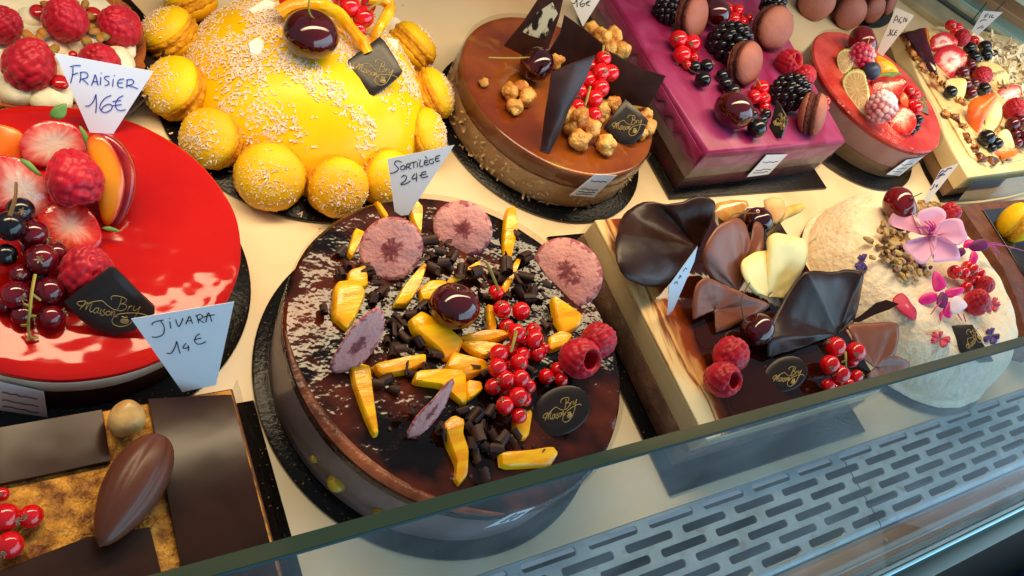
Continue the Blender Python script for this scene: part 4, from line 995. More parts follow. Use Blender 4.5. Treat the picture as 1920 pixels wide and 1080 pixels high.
chip('round salmon crisp with ruffled face at the right back of the chocolate cake', ellp(1065, 510, 70, 60, 45), (1085, 572, 6.35), 40, -10, .35)
chip('long pink crisp standing on edge at the left of the chocolate cake', [(692, 588), (712, 579), (721, 590), (718, 622), (700, 655), (668, 688), (640, 702), (624, 700), (620, 686), (632, 655), (655, 618)], (640, 702, 6.35), 25, 45, .15)
chip('narrow pink crisp standing nearly edge on near the front of the chocolate cake', [(851, 712), (851, 732), (836, 756), (812, 790), (785, 815), (766, 825), (772, 800), (795, 765), (824, 733)], (776, 824, 6.35), 25, 55, .1)
# mango pieces
MG = [
 ('thick mango piece at the left beside the long pink crisp', [(630, 532), (668, 530), (684, 552), (665, 598), (652, 612), (628, 590)], 1.0),
 ('long tapering mango sliver pointing to the near left rim', [(660, 690), (676, 683), (694, 688), (698, 730), (709, 806), (701, 808), (682, 770), (664, 715)], .8),
 ('flat mango stick with a chocolate chip on it below the long crisp', [(705, 682), (760, 669), (796, 664), (797, 678), (767, 695), (720, 703), (711, 696)], .8),
 ('broad ribbed mango stick below the big cherry', [(770, 604), (790, 590), (830, 610), (869, 634), (860, 660), (838, 669), (824, 652), (780, 624)], 1.1),
 ('pointed mango slice right of the broad ribbed stick', [(865, 628), (905, 620), (942, 621), (952, 631), (915, 640), (880, 642)], .9),
 ('curved mango slice tucked under the long redcurrant sprig', [(868, 640), (905, 640), (940, 646), (952, 656), (925, 664), (905, 668), (884, 656)], .8),
 ('pale mango block touching the redcurrant sprig from the left', [(840, 690), (850, 662), (875, 667), (910, 675), (915, 690), (878, 706)], .9),
 ('big bent mango wedge above the narrow crisp', [(782, 700), (830, 694), (870, 696), (877, 750), (868, 752), (830, 722), (781, 718)], 1.0),
 ('small mango block beside the bent wedge', [(876, 712), (902, 715), (905, 730), (880, 750), (874, 735)], .8),
 ('hooked mango slice near the front edge of the cake', [(832, 800), (850, 784), (868, 792), (866, 812), (878, 845), (877, 887), (863, 902), (856, 892), (858, 868), (842, 832)], .9),
 ('long mango slab at the front behind the glass edge', [(940, 850), (992, 845), (1035, 837), (1045, 848), (1032, 870), (945, 875)], .8),
 ('mango piece between redcurrants and oval plaque', [(965, 780), (998, 768), (990, 820), (963, 822)], .7),
 ('mango piece below the salmon crisp', [(1035, 558), (1065, 575), (1090, 592), (1086, 610), (1062, 623), (1046, 602)], 1.0),
 ('mango piece left of the two raspberries', [(1030, 632), (1052, 621), (1073, 629), (1060, 648), (1034, 656)], .8),
 ('mango piece behind the large round crisp at the left rim', [(653, 472), (665, 428), (686, 436), (662, 480)], .8),
 ('rough mango piece below left of the large round crisp', [(655, 507), (686, 500), (690, 536), (652, 536)], .7),
 ('upright mango slice right of the large round crisp', [(742, 566), (755, 540), (792, 495), (798, 501), (788, 535), (767, 567)], 1.0),
 ('mango slice right of the chocolate cake price tag', [(770, 396), (780, 378), (792, 390), (791, 438), (779, 421)], .9),
 ('long mango slice at the back right of the round crisp', [(947, 398), (961, 393), (970, 430), (963, 478), (946, 470)], .9),
 ('small mango stick behind the cherry stem', [(838, 526), (866, 508), (895, 492), (899, 501), (851, 529)], .6),
 ('thin mango stick right of the cherry stem', [(941, 540), (955, 512), (968, 487), (977, 487), (962, 525), (950, 548)], .6),
 ('mango piece half hidden behind the big cherry', [(788, 542), (806, 528), (832, 527), (845, 545), (820, 562), (795, 562)], .8),
 ('thin mango sliver left of the chocolate cake price tag', [(704, 380), (711, 378), (729, 404), (722, 409)], .5),
 ('orange mango strip left of the redcurrant sprig', [(914, 572), (926, 575), (931, 620), (917, 618)], .6)]
def cutcorners(p, k=.2):
    o = []
    for i in range(len(p)):
        A, Bq, Cq = [np.array(p[j % len(p)], float) for j in (i - 1, i, i + 1)]; o += [tuple(Bq + (A - Bq) * k), tuple(Bq + (Cq - Bq) * k)]
    return o
for lb, poly, h in MG:
    poly = cutcorners(poly, .13)
    g = jig(chunk([(np.mean(poly, axis=0)[0] + (x - np.mean(poly, axis=0)[0]) * 1.04, np.mean(poly, axis=0)[1] + (y - np.mean(poly, axis=0)[1]) * 1.04) for x, y in poly], CZ, h * .8, 0, crown=.03, tilt=(random.uniform(-.08, .08), random.uniform(-.05, .2))), .05, .9, len(poly))
    solo('mango_piece', lb, 'mango piece', g, m_['mango'], P(*np.mean(poly, axis=0), CZ), 'mango pieces on the chocolate cake', sm=38)
cherry(852, 574, 47, CZ + 1.75, 'big dark red cherry in the middle of the chocolate mango cake', [(906, 470, 9.2)][:0] or [(860, 540, 9.3)], up=(.15, .5, .8))
q = P(931, 545, 8.2)
rasp(1086, 671, 39, CZ + 1.9, 'raspberry with its hollow facing out beside the oval plaque on the chocolate cake', tip=(.05, -.55, .75))
rasp(1121, 640, 34, CZ + 1.6, 'raspberry lying behind the hollow one at the rim of the chocolate cake', tip=(.6, .5, .5))
sprig('redcurrant_sprig', 'long heap of bright redcurrants on the chocolate mango cake', 'redcurrants',
      [(930, 549, 15), (941, 580, 17, .5), (977, 583, 17, .4), (950, 612, 15), (968, 624, 17, 1.0), (1000, 620, 15, .3), (1002, 636, 17, 1.0), (982, 640, 14), (980, 665, 14, .4), (1008, 662, 15, .5), (1022, 654, 10, .5), (935, 664, 18, .8), (973, 680, 17, .9), (933, 690, 18, .9),
       (948, 712, 17, 1.0), (925, 725, 16, .3), (976, 710, 17, 1.1), (990, 725, 15, .3), (972, 744, 18, 1.2), (985, 750, 12, .6), (947, 760, 17, .9), (973, 780, 15, .8), (950, 735, 15), (960, 655, 14), (955, 690, 14)], CZ, [[(968, 622, 8.9), (963, 642, 9.2), (958, 660, 9.0)], [(935, 545, 8), (925, 520, 9.2), (913, 494, 10.2), (906, 490, 10.3)]], cal=.6, seed=4, sr=.13)
sprig('redcurrant_sprig', 'three redcurrants between the hollow raspberry and the oval plaque', 'redcurrants', [(1024, 706, 15), (1045, 692, 13), (1052, 712, 13)], CZ, cal=.6, seed=8)
CURL = [(608, 580, 14), (650, 497, 14), (637, 470, 14), (690, 512, 15), (702, 532, 14), (716, 545, 14), (728, 553, 13), (700, 560, 15), (640, 512, 13), (685, 500, 13), (770, 535, 13), (805, 455, 17), (822, 470, 16), (838, 462, 15), (850, 480, 15), (812, 480, 15), (830, 495, 15), (806, 500, 16), (820, 515, 15), (842, 500, 14), (797, 508, 14), (865, 508, 14), (885, 490, 13), (858, 520, 12), (888, 512, 14), (900, 520, 13), (925, 512, 16), (944, 482, 16), (948, 500, 17), (936, 520, 16), (965, 442, 13), (985, 484, 17), (966, 528, 17), (985, 520, 17), (1000, 520, 15), (975, 545, 16), (1000, 545, 16), (1015, 555, 14), (992, 560, 14), (1020, 535, 14), (952, 556, 12), (905, 540, 12), (912, 555, 12), (790, 465, 15), (795, 490, 14),
 (742, 605, 16), (736, 620, 16), (757, 632, 16), (770, 642, 16), (785, 640, 15), (725, 640, 15), (735, 655, 14), (750, 655, 13), (818, 668, 16), (808, 660, 13), (790, 690, 14), (772, 700, 13), (725, 715, 17), (710, 722, 14), (740, 730, 14), (757, 690, 13), (728, 700, 12), (695, 664, 15), (690, 650, 13), (818, 560, 14), (790, 575, 14), (770, 590, 13), (1018, 640, 12), (990, 690, 10), (1000, 700, 12), (1008, 625, 15), (1020, 610, 13), (890, 690, 14), (905, 700, 13), (770, 770, 16), (788, 785, 14), (755, 785, 14), (890, 780, 16), (905, 795, 17), (880, 800, 16), (898, 815, 17), (915, 770, 14), (925, 815, 17), (935, 800, 14), (885, 830, 16), (910, 835, 15), (930, 845, 15), (940, 825, 15), (905, 890, 18), (892, 855, 14), (1012, 848, 15), (848, 650, 10), (825, 800, 14), (830, 815, 13), (865, 770, 13), (960, 830, 14), (968, 815, 12)]
rs_ = random.Random(21)
for i, (px, py, r) in enumerate(CURL):
    q = P(px, py, CZ); R = r * cpp(q) * rs_.uniform(.72, 1.08); lift = .62 if (i % 4) else 1.25
    dd = {'ba': 'dark chocolate curl in the heap between the two back crisps and the cherry', 'ri': 'dark chocolate curl in the heap between the cherry stem and the salmon crisp', 'le': 'dark chocolate curl near the left rim beside the large round crisp', 'mi': 'dark chocolate curl between the long pink crisp and the redcurrant sprig', 'fr': 'dark chocolate curl in the heap at the front beside the hooked mango slice'}
    zn = 'le' if px < 732 and py < 590 else 'ri' if px > 895 and py < 720 else 'ba' if py < 560 else 'fr' if py > 745 else 'mi'
    inst('chocolate_curl', ME['curl%d' % (i * 3 % 7)], dd[zn], 'chocolate curl', P(px, py, CZ + R * lift), R * 1.12, (rs_.uniform(-.5, .5), rs_.uniform(-.5, .5), rs_.uniform(0, 6.28)), 'chocolate curls on the round cake')
rs_ = random.Random(31); gs = []
for i in range(260):
    px, py, r = CURL[rs_.randrange(len(CURL))]
    q = P(px + rs_.gauss(0, 14), py + rs_.gauss(0, 11), CZ); s = rs_.uniform(.05, .2)
    if math.hypot(q[0] - CX, q[1] - CY) > 12.2: continue
    gs.append(jig(sphere(s, 6, 4, c0=q + np.array([0, 0, s * .4]), sx=rs_.uniform(.6, 1.6), sz=.5), s * .5, 4, i))
solo('chocolate_crumbs', None, None, join(*gs), m_['choc_matte'], (CX, CY, CZ), sm=False, kind='stuff')
# ---------------------------------------------------------------- red cake fruit
def cut(label, poly, bz, el, yw, mat, bulge=.25, th=1.4, cat='strawberry', name='strawberry_piece', group=None, sm=3, **kw):
    B = P(*bz); n = nrm(B, el, yw)
    g = sheet(poly, B, n, th, sm=sm, rings=7, bulge=bulge, taper=.75, edge=.05, **kw)
    return solo(name, label, cat, jig(g, .06, .9, len(label)), m_[mat], B, group, sm='all')
sp_ = cut('glazed strawberry piece with green leaf at the back of the red cake', [(40, 296), (38, 262), (60, 236), (95, 226), (130, 232), (156, 252), (164, 280), (145, 300), (100, 312), (60, 310)], (90, 325, 5.4), 45, 0, 'strawberry_pale')
part(sp_, 'leaf', sheet([(93, 218), (98, 203), (112, 196), (125, 194), (124, 215), (112, 224)], P(112, 224, 9), nrm(P(112, 224, 9), 50), .06, 2, bulge=.1), m_['leaf'], 'all')
part(sp_, 'leaf', sheet([(148, 236), (160, 246), (172, 270), (176, 298), (168, 296), (158, 268)], P(165, 290, 8), nrm(P(165, 290, 8), 40), .06, 2, bulge=.1), m_['leaf'], 'all')
sp_ = cut('pale strawberry piece with leaf at the left edge on the red cake', [(-14, 300), (18, 293), (48, 302), (78, 328), (93, 365), (95, 402), (60, 412), (28, 392), (-14, 390)], (40, 415, 5.4), 45, 0, 'strawberry_pale')
part(sp_, 'leaf', sheet([(35, 297), (55, 302), (70, 318), (80, 330), (66, 326), (48, 312)], P(60, 320, 8.5), nrm(P(60, 320, 8.5), 50), .06, 2, bulge=.1), m_['leaf'], 'all')
sp_ = cut('cut strawberry half facing up in the middle of the red cake', [(68, 432), (72, 404), (92, 385), (122, 377), (152, 382), (170, 396), (185, 418), (192, 445), (184, 464), (152, 477), (112, 470), (84, 454)], (140, 478, 5.4), 58, 0, 'strawberry_cut')
part(sp_, 'leaf', sheet([(190, 428), (205, 424), (227, 434), (210, 434)], P(195, 440, 6), nrm(P(195, 440, 6), 60), .05, 2, bulge=.05), m_['leaf'], 'all')
rasp(140, 336, 51, 8.4, 'raspberry leaning between the strawberry pieces on the red cake', tip=(.2, -.8, -.5))
rasp(163, 512, 50, 6.8, 'raspberry resting against the shield shaped plaque', tip=(0, -.4, -.9))
q = P(222, 352, 6.6)
t = thing('plum_half', 'glazed plum half with yellow flesh and dark red skin on the red cake', 'plum', q - np.array([0, 0, 1.2]))
Bp_ = P(195, 428, 5.6); n_ = nrm(Bp_, 38, -22)
part(t, 'flesh', sheet([(162, 268), (172, 253), (192, 257), (214, 284), (230, 322), (231, 362), (220, 402), (202, 424), (188, 408), (180, 360), (170, 310)], Bp_, n_, .5, 3, rings=7, bulge=.3), m_['peach_flesh'], 'all')
ring = [onpl(x, y, Bp_, n_) - n_ * .45 for x, y in [(160, 272), (168, 252), (192, 254), (220, 276), (242, 318), (243, 364), (228, 408), (206, 432), (190, 415), (176, 350)]]
part(t, 'skin', slabpoly(smooth(ring, 3), n_, 2.4, rings=7, bulge=0, taper=.97), m_['peach_skin'], 'all')
cut('orange apricot piece at the left edge of the red cake', [(-14, 238), (18, 237), (42, 250), (50, 275), (40, 298), (-14, 300)], (20, 305, 5.4), 50, 0, 'apricot', name='apricot_piece', cat='apricot')
sprig('redcurrant_sprig', 'cluster of dark redcurrants with yellow stem on the red cake', 'redcurrants', [(62, 439, 27, 1.2), (78, 486, 28, 1.3), (106, 476, 22, .8), (38, 514, 18, .9), (29, 553, 26, .5), (93, 545, 26, .6), (42, 590, 20), (95, 594, 23, 0), (8, 570, 16), (72, 520, 20, .2), (60, 465, 20, .4)], RZ,
      [[(66, 515, 7.9), (60, 548, 7.8), (56, 585, 7.3), (53, 612, 6.4), (58, 632, 5.7), (72, 633, 5.5)], [(58, 630, 5.7), (50, 638, 5.5)], [(61, 552, 7.7), (76, 563, 7.3)], [(57, 575, 7.4), (45, 570, 7.2)], [(54, 610, 6.4), (40, 610, 6)], [(56, 592, 7.0), (66, 592, 6.6)]], 'currant_dark', .6, seed=12, sr=.1)
sprig('blackcurrant_sprig', 'bunch of blackcurrants at the left edge of the red cake', 'blackcurrants', [(38, 395, 24, 2.0), (18, 424, 27, 2.2), (10, 478, 21, 1.2), (45, 412, 18, 1.2)], RZ, [[(18, 405, 10.2), (28, 372, 10.6), (30, 342, 10.8)]], 'blackcurrant', .5, seed=3, stemmat='stem_brown', sr=.13)
# ---------------------------------------------------------------- yellow dome garnish
dz = lambda px, py: onto(px, py, dome)[2]
cz_ = dz(585, 100)
cherry(583, 65, 50, cz_ + 1.6, 'big black cherry with upright stem on top of the yellow dome', [(579, 20, cz_ + 4.4), (582, -12, cz_ + 5.6)], up=(0, .25, .95))
def strip(label, pts, w_, z, name='mango_slice'):
    q = [P(x, y, z + dzz) for x, y, dzz in pts]; sm_ = smooth(q, 5, False)
    return solo(name, label, 'mango slice', jig(tube(sm_, w_, 8, w_ * .8), .08, 1), m_['mango'], q[0], 'mango slices round the cherry on the dome')
strip('curved mango slice arching over the cherry on the dome', [(526, 26, -.3), (548, 12, .4), (590, 8, .9), (630, 22, .9), (655, 50, .4), (678, 78, 0), (690, 100, -.4)], .62, cz_ + 1.1)
strip('mango slice curling at the right behind the dome plaque', [(690, -4, .6), (718, 0, .8), (732, 14, .6), (722, 35, .3), (708, 60, -.2), (704, 84, -1.2)], .55, cz_ + .9)
sprig('redcurrant_sprig', 'shiny redcurrants between the mango slices on top of the dome', 'redcurrants', [(655, 12, 21, .5), (681, 32, 20, .2), (640, -4, 18), (672, 55, 15, -.4), (690, 10, 15, -.2)], cz_ + .3, [[(690, 18, cz_ + 2.4), (705, 8, cz_ + 3), (720, 0, cz_ + 3.2)]], seed=5, cal=.7)
sprig('redcurrant_sprig', 'two sugared redcurrants at the top edge behind the dome cherry', 'redcurrants', [(536, 2, 13), (548, 6, 11)], cz_ + .5, seed=6)
def cchip(label, poly, dzv, el):
    cx_, cy_ = np.mean(poly, axis=0); B = onto(cx_, cy_, dome) + np.array([0, 0, dzv]); n = nrm(B, el)
    return solo('coconut_chip', label, 'coconut chip', sheet(poly, B, n, .14, 0, rings=3, bulge=.08), m_['coconut_chip'], B, 'coconut chips on the dome', sm=50)
cchip('white coconut chip left of the cherry on the dome', [(466, 18), (482, 8), (498, -2), (517, 6), (508, 25), (488, 39)], .5, 50)
cchip('white coconut chip right of the square plaque on the dome', [(722, 70), (747, 75), (745, 97), (727, 91)], .5, 40)
cchip('cream coloured coconut chip above the square plaque on the dome', [(729, 31), (744, 33), (755, 44), (748, 56), (730, 48)], .7, 40)
cchip('translucent coconut chip in the glaze left of the cherry', [(466, 80), (482, 70), (500, 80), (504, 95), (486, 105), (470, 98)], .08, 75)
# ---------------------------------------------------------------- caramel cake garnish
def plate(label, poly, bz, el, yw, mat, th=.22, bulge=0.0, name='chocolate_wafer', group='chocolate panels standing on the caramel cake'):
    B = P(*bz); n = nrm(B, el, yw)
    return solo(name, label, 'chocolate panel', sheet(poly, B, n, th, 0, rings=4, bulge=bulge), m_[mat], B, group, sm=30)
t_ = plate('dark chocolate panel with silver flakes standing at the back of the caramel cake', [(940, 92), (982, 40), (1012, -6), (1057, -6), (1048, 34), (1022, 108), (975, 102)], (985, 105, 5.35), 18, 10, 'choc_smoky')
B_ = P(985, 105, 5.35); n_ = nrm(B_, 18, 10)
part(t_, 'silver_print', sheet([(980, 60), (1005, 25), (1036, 4), (1046, 26), (1034, 45), (1022, 75), (992, 66)], B_ + n_ * .03, n_, .02, 0, rings=2), m_['silver_leaf'], False)
plate('matt dark chocolate panel standing below the price tag on the caramel cake', [(1024, 104), (1050, 62), (1058, 28), (1095, 54), (1136, 88), (1112, 112), (1030, 138)], (1035, 138, 5.35), 20, 0, 'choc')
plate('wide dark chocolate panel standing at the right of the caramel cake', [(1112, 182), (1134, 92), (1170, 112), (1205, 130), (1248, 143), (1232, 172), (1214, 202), (1180, 196), (1150, 188)], (1150, 205, 5.35), 22, 5, 'choc', .3, .25)
plate('glossy brown curved chocolate panel in the middle of the caramel cake', [(1014, 284), (1020, 230), (1034, 136), (1075, 118), (1116, 104), (1098, 150), (1068, 205), (1050, 250), (1030, 288)], (1022, 286, 5.35), 25, 25, 'choc_smoky', .2, .3)
cherry(1006, 121, 33, NZ + 1.7, 'dark cherry with sideways stem on the caramel nut cake', [(960, 109, NZ + 2.6), (916, 108, NZ + 2.8)], up=(-.75, .35, .45))
HZ = [(958, 172, 17, 0, 0), (986, 182, 18, 0, 0), (966, 200, 15, 0, 0), (975, 165, 14, .5, 0), (1045, 112, 17, .3, 1), (1110, 56, 15, 0, 2), (1130, 72, 18, .3, 2), (1150, 68, 17, .4, 2), (1165, 95, 17, 0, 2), (1142, 88, 15, .3, 2),
      (1065, 215, 17, .6, 3), (1086, 222, 19, .9, 3), (1075, 240, 16, .2, 3), (1108, 240, 18, .5, 3), (1086, 262, 20, 0, 3), (1130, 205, 15, .6, 3), (1150, 195, 14, .2, 3), (1136, 272, 19, 0, 3), (1125, 218, 14, 0, 3), (1208, 215, 15, 0, 4), (1215, 238, 15, 0, 4), (1202, 250, 13, 0, 4), (908, 155, 9, 0, 5)]
HL = ['caramelised hazelnut in the small heap at the left of the caramel cake', 'single caramelised hazelnut right of the cherry on the caramel cake', 'caramelised hazelnut in the heap behind the panels of the caramel cake', 'caramelised hazelnut in the front heap under the redcurrants on the caramel cake', 'caramelised hazelnut right of the square plaque on the caramel cake', 'tiny nut crumb stuck at the left rim of the caramel cake']
rs_ = random.Random(3)
for i, (px, py, r, lf, h) in enumerate(HZ):
    q = P(px, py, NZ); R = r * cpp(q); q = P(px, py, NZ + R * .85 + lf)
    inst('hazelnut', ME['hazel%d' % (i % 4)], HL[h], 'hazelnut', q, R, (rs_.uniform(0, 6), rs_.uniform(0, 6), rs_.uniform(0, 6)), 'caramelised hazelnuts on the caramel cake')
sprig('redcurrant_sprig', 'long hanging sprig of redcurrants standing against the panel on the caramel cake', 'redcurrants', [(1131, 110, 14, 3.6), (1110, 125, 12, 2.6), (1126, 136, 16, 3.2), (1145, 137, 15, 3.0), (1104, 150, 16, 2.2), (1088, 148, 12, 2.0), (1087, 172, 14, 1.8), (1126, 165, 16, 2.4), (1114, 185, 16, 2.0), (1083, 200, 14, 1.2), (1114, 215, 14, 1.4), (1098, 165, 12, 1.6)], NZ,
      [[(1132, 85, 10.6), (1130, 100, 10.2)], [(1107, 162, 9.2), (1098, 195, 8.2), (1096, 207, 7.6)]], seed=14, cal=.7, sr=.12)
# ---------------------------------------------------------------- purple cake garnish
def axc(px, py, z, f_, r_w, u_):                            # direction made of: towards the viewer, to the right, up
    q = P(px, py, z); v = (CAM - q) / np.linalg.norm(CAM - q); return v * f_ + _r * r_w + np.array([0, 0, u_])
rasp(1252, 18, 27, PZ + 1.2, 'blackberry at the top edge of the purple cake', kind='blackberry', tip=(.2, -.3, .9))
rasp(1367, 80, 39, PZ + 1.7, 'large blackberry beside the middle macaron of the purple cake', kind='blackberry', tip=(.3, -.4, .8))
rasp(1479, 173, 35, PZ + 1.6, 'blackberry behind the small upright plaque on the purple cake', kind='blackberry', tip=(.3, -.3, .8))
rasp(1449, 10, 24, PZ + 3.2, 'blackberry on top of the big pink macaron of the purple cake', kind='blackberry', tip=(.0, -.2, .9))
macaron(1297, 30, 40, PZ + 2.0, 'pink brown macaron on edge at the back left of the purple cake', axc(1297, 30, 8, .62, .8, -.1), 'p', .68)
macaron(1397, 118, 41, PZ + 2.0, 'pink brown macaron on edge in the middle of the purple cake', axc(1397, 118, 8, .65, .75, -.1), 'p', .68)
macaron(1449, 52, 41, PZ + 2.2, 'large pink brown macaron at the back right of the purple cake', axc(1449, 52, 8, .8, .6, -.1), 'p', .7)
macaron(1523, 213, 40, PZ + 1.9, 'pink brown macaron on edge at the near right corner of the purple cake', axc(1523, 213, 8, .42, .9, -.15), 'p', .75)
cherry(1340, 22, 30, PZ + 1.9, 'black cherry between two macarons at the back of the purple cake', up=(.2, .3, .9))
cherry(1376, 207, 37, PZ + 1.9, 'black cherry lying near the front of the purple cake', up=(.5, .5, .6))
sprig('redcurrant_sprig', 'redcurrants at the left on the purple cake under the macaron', 'redcurrants', [(1272, 74, 17, .4), (1297, 82, 17, .5), (1279, 103, 17), (1300, 109, 11), (1288, 122, 9)], PZ, seed=31, cal=.8)
sprig('redcurrant_sprig', 'redcurrants beside the cherry at the back of the purple cake', 'redcurrants', [(1362, 18, 13, .3), (1375, 36, 13, .4), (1392, 42, 11), (1358, 44, 13), (1404, 34, 9), (1383, 20, 12, .8)], PZ, seed=32, cal=.8)
sprig('redcurrant_sprig', 'redcurrants right of the front cherry on the purple cake', 'redcurrants', [(1428, 165, 14, .6), (1414, 182, 13, .3), (1432, 186, 13, .3), (1434, 201, 10), (1418, 168, 11, .2)], PZ, [[(1426, 160, PZ + 3), (1420, 148, PZ + 4)]], seed=33, cal=.7)
sprig('redcurrant_sprig', 'single redcurrants right of the front macaron on the purple cake', 'redcurrants', [(1547, 190, 10), (1548, 202, 7)], PZ, seed=34)
sprig('blackcurrant_sprig', 'three blackcurrants at the left of the middle macaron on the purple cake', 'blackcurrants', [(1302, 126, 12), (1324, 124, 13, .3), (1318, 149, 15, .2)], PZ, [[(1310, 138, 8.4), (1292, 130, 7.6), (1285, 112, 7.4)]], 'blackcurrant', .3, seed=35, stemmat='stem_brown', sr=.07)
sprig('blackcurrant_sprig', 'row of blackcurrants above the front cherry on the purple cake', 'blackcurrants', [(1354, 142, 12), (1360, 157, 13, .2), (1374, 171, 14, .2)], PZ, None, 'blackcurrant', .3, seed=36)
sprig('blackcurrant_sprig', 'blackcurrants left of the upright plaque on the purple cake', 'blackcurrants', [(1419, 240, 18, .2), (1408, 216, 13), (1436, 214, 10), (1430, 226, 10)], PZ, None, 'blackcurrant', .4, seed=37)
rasp(1478, 116, 24, PZ + 1.2, 'raspberry with open hollow at the right of the purple cake', tip=(.1, -.5, .8))
rasp(1508, 143, 21, PZ + 1.0, 'raspberry lying at the right edge of the purple cake', tip=(.8, .3, .3))
# ---------------------------------------------------------------- pink cake garnish
cherry(1618, 78, 28, AZ + 1.8, 'dark red cherry at the back of the pink berry cake', [(1630, 72, AZ + 3.6), (1626, 88, AZ + 3.2)], up=(.4, -.2, .8), red=True)
rasp(1614, 108, 27, AZ + 2.0, 'sugar dusted raspberry below the cherry on the pink berry cake', kind='raspberry_sugar', tip=(.5, -.3, -.7))
rasp(1653, 200, 29, AZ + 2.4, 'sugar dusted raspberry at the front of the pink berry cake', kind='raspberry_sugar', tip=(.3, -.5, -.7))
def lime(label, poly, bz, el, yw): return cut(label, poly, bz, el, yw, 'lime', .05, .5, 'lime slice', 'lime_slice', 'lime slices on the pink cake')
lime('lime slice behind the upper sugared raspberry', cr(1440, 0, 4, [(515, 450), (528, 395), (575, 365), (625, 372), (650, 420), (640, 490), (600, 540), (565, 560), (535, 535)]), (1582, 138, 5.9), 35, -15)
lime('lime slice standing in front at the left of the pink cake', cr(1440, 0, 4, [(553, 620), (572, 560), (620, 524), (680, 515), (725, 545), (745, 620), (765, 700), (765, 800), (760, 885), (690, 845), (630, 770), (578, 700)]), (1620, 215, 5.9), 38, -20)
sprig('blueberry', 'blueberry on the lime slice of the pink cake', 'blueberry', [(1634, 133, 16, 1.2)], AZ, None, 'blueberry', 1, seed=2)
cut('yellow mango slice at the back right of the pink cake', cr(1440, 0, 4, [(805, 428), (850, 420), (930, 470), (988, 545), (930, 572), (850, 550)]), (1665, 145, 5.9), 50, 0, 'mango', .3, .6, 'mango slice', 'mango_slice')
s_ = cut('strawberry piece under the stalk on the pink cake', cr(1440, 0, 4, [(765, 612), (800, 585), (880, 572), (970, 572), (1030, 592), (1040, 640), (990, 705), (940, 745), (870, 700), (780, 700)]), (1665, 188, 5.9), 48, 0, 'strawberry_cut')
part(s_, 'leaf', sheet(cr(1440, 0, 4, [(800, 575), (860, 548), (930, 540), (1010, 550), (960, 565), (930, 580), (870, 570)]), P(1670, 143, 8.2), nrm(P(1670, 143, 8.2), 50), .06, 2, bulge=.1), m_['leaf'], 'all')
cut('strawberry piece at the front of the pink cake', cr(1440, 0, 4, [(888, 905), (925, 835), (965, 778), (1035, 795), (1098, 850), (1116, 925), (1065, 1010), (965, 1002), (905, 960)]), (1690, 252, 5.9), 50, 0, 'strawberry_cut')
cut('small apricot piece on the pink cake', cr(1440, 0, 4, [(985, 730), (1018, 690), (1050, 735), (1048, 805), (1005, 790)]), (1697, 198, 6.2), 45, 0, 'apricot', .1, .5, 'apricot', 'apricot_piece')
sprig('redcurrant_sprig', 'redcurrants on the right side of the pink cake', 'redcurrants', [(1705, 170, 10, .5), (1716, 178, 10, .3), (1717, 202, 12), (1706, 195, 9), (1713, 186, 8)], AZ, None, 'currant', .7, seed=41)
sprig('blackcurrant_sprig', 'small blackcurrants at the front right of the pink cake', 'blackcurrants', [(1722, 224, 9), (1718, 238, 8), (1712, 246, 6)], AZ, None, 'blackcurrant', .5, seed=42)
# ---------------------------------------------------------------- fruit cake
k7 = lambda L: [(1640 + x / 3.175, y / 3.175) for x, y in L]
def p7(x, y): return (1640 + x / 3.175, y / 3.175)
FZ = gz + .35
t = thing('plum_wedge', 'dark skinned plum wedge at the back of the fruit cake', 'plum', P(*p7(330, 430), FZ))
B_ = P(*p7(330, 430), FZ); n_ = nrm(B_, 35, -15)
part(t, 'skin', sheet(k7([(170, 205), (230, 182), (296, 166), (315, 230), (340, 310), (376, 440), (345, 440), (300, 420), (230, 330)]), B_, n_, 1.2, 2, rings=6, bulge=.5, taper=.8), m_['cherry'], 'all')
part(t, 'flesh', sheet(k7([(296, 166), (322, 185), (325, 250), (345, 330), (378, 445), (352, 400), (318, 290)]), B_ - n_ * .1, n_, .5, 2, rings=4), m_['peach_flesh'], 'all')
cut('strawberry half at the back of the fruit cake', k7([(325, 285), (342, 218), (420, 190), (485, 225), (490, 270), (410, 292), (355, 305)]), (*p7(400, 320), FZ + .6), 45, 0, 'strawberry_star')
cut('strawberry half with star shaped white core on the fruit cake', k7([(348, 345), (395, 282), (470, 268), (540, 308), (552, 360), (515, 420), (462, 468), (418, 450), (370, 395)]), (*p7(460, 468), FZ), 48, 0, 'strawberry_star')
rasp(*p7(520, 225), 15, FZ + 2.2, 'raspberry below the currants at the back of the fruit cake')
sprig('redcurrant_sprig', 'redcurrants at the very back of the fruit cake', 'redcurrants', [(*p7(452, 150), 10, .6), (*p7(495, 165), 9, .4), (*p7(475, 185), 8)], FZ + .4, seed=51)
sprig('redcurrant_sprig', 'redcurrants beside the star strawberry on the fruit cake', 'redcurrants', [(*p7(570, 385), 10, .4), (*p7(525, 430), 11, .5), (*p7(597, 420), 8), (*p7(540, 502), 11, .3), (*p7(592, 495), 9, .5), (*p7(572, 555), 11)], FZ, None, 'currant_dark', seed=52)
sprig('redcurrant_sprig', 'redcurrants at the right edge of the fruit cake', 'redcurrants', [(*p7(820, 740), 13, .4), (*p7(872, 722), 11, .6), (*p7(880, 790), 13, .3), (*p7(840, 800), 10), (*p7(850, 850), 9), (*p7(890, 850), 10)], FZ, None, 'currant_dark', seed=53)
sprig('redcurrant_sprig', 'single redcurrant left of the blackcurrants at the back of the fruit cake', 'redcurrants', [(*p7(588, 245), 10)], FZ, None, 'currant', seed=54)
sprig('blackcurrant_sprig', 'blackcurrants in front of the flaked almonds', 'blackcurrants', [(*p7(566, 285), 11, .4), (*p7(655, 280), 12, .5), (*p7(592, 342), 12), (*p7(660, 328), 12, .2), (*p7(705, 325), 9)], FZ, None, 'blackcurrant', .3, seed=55)
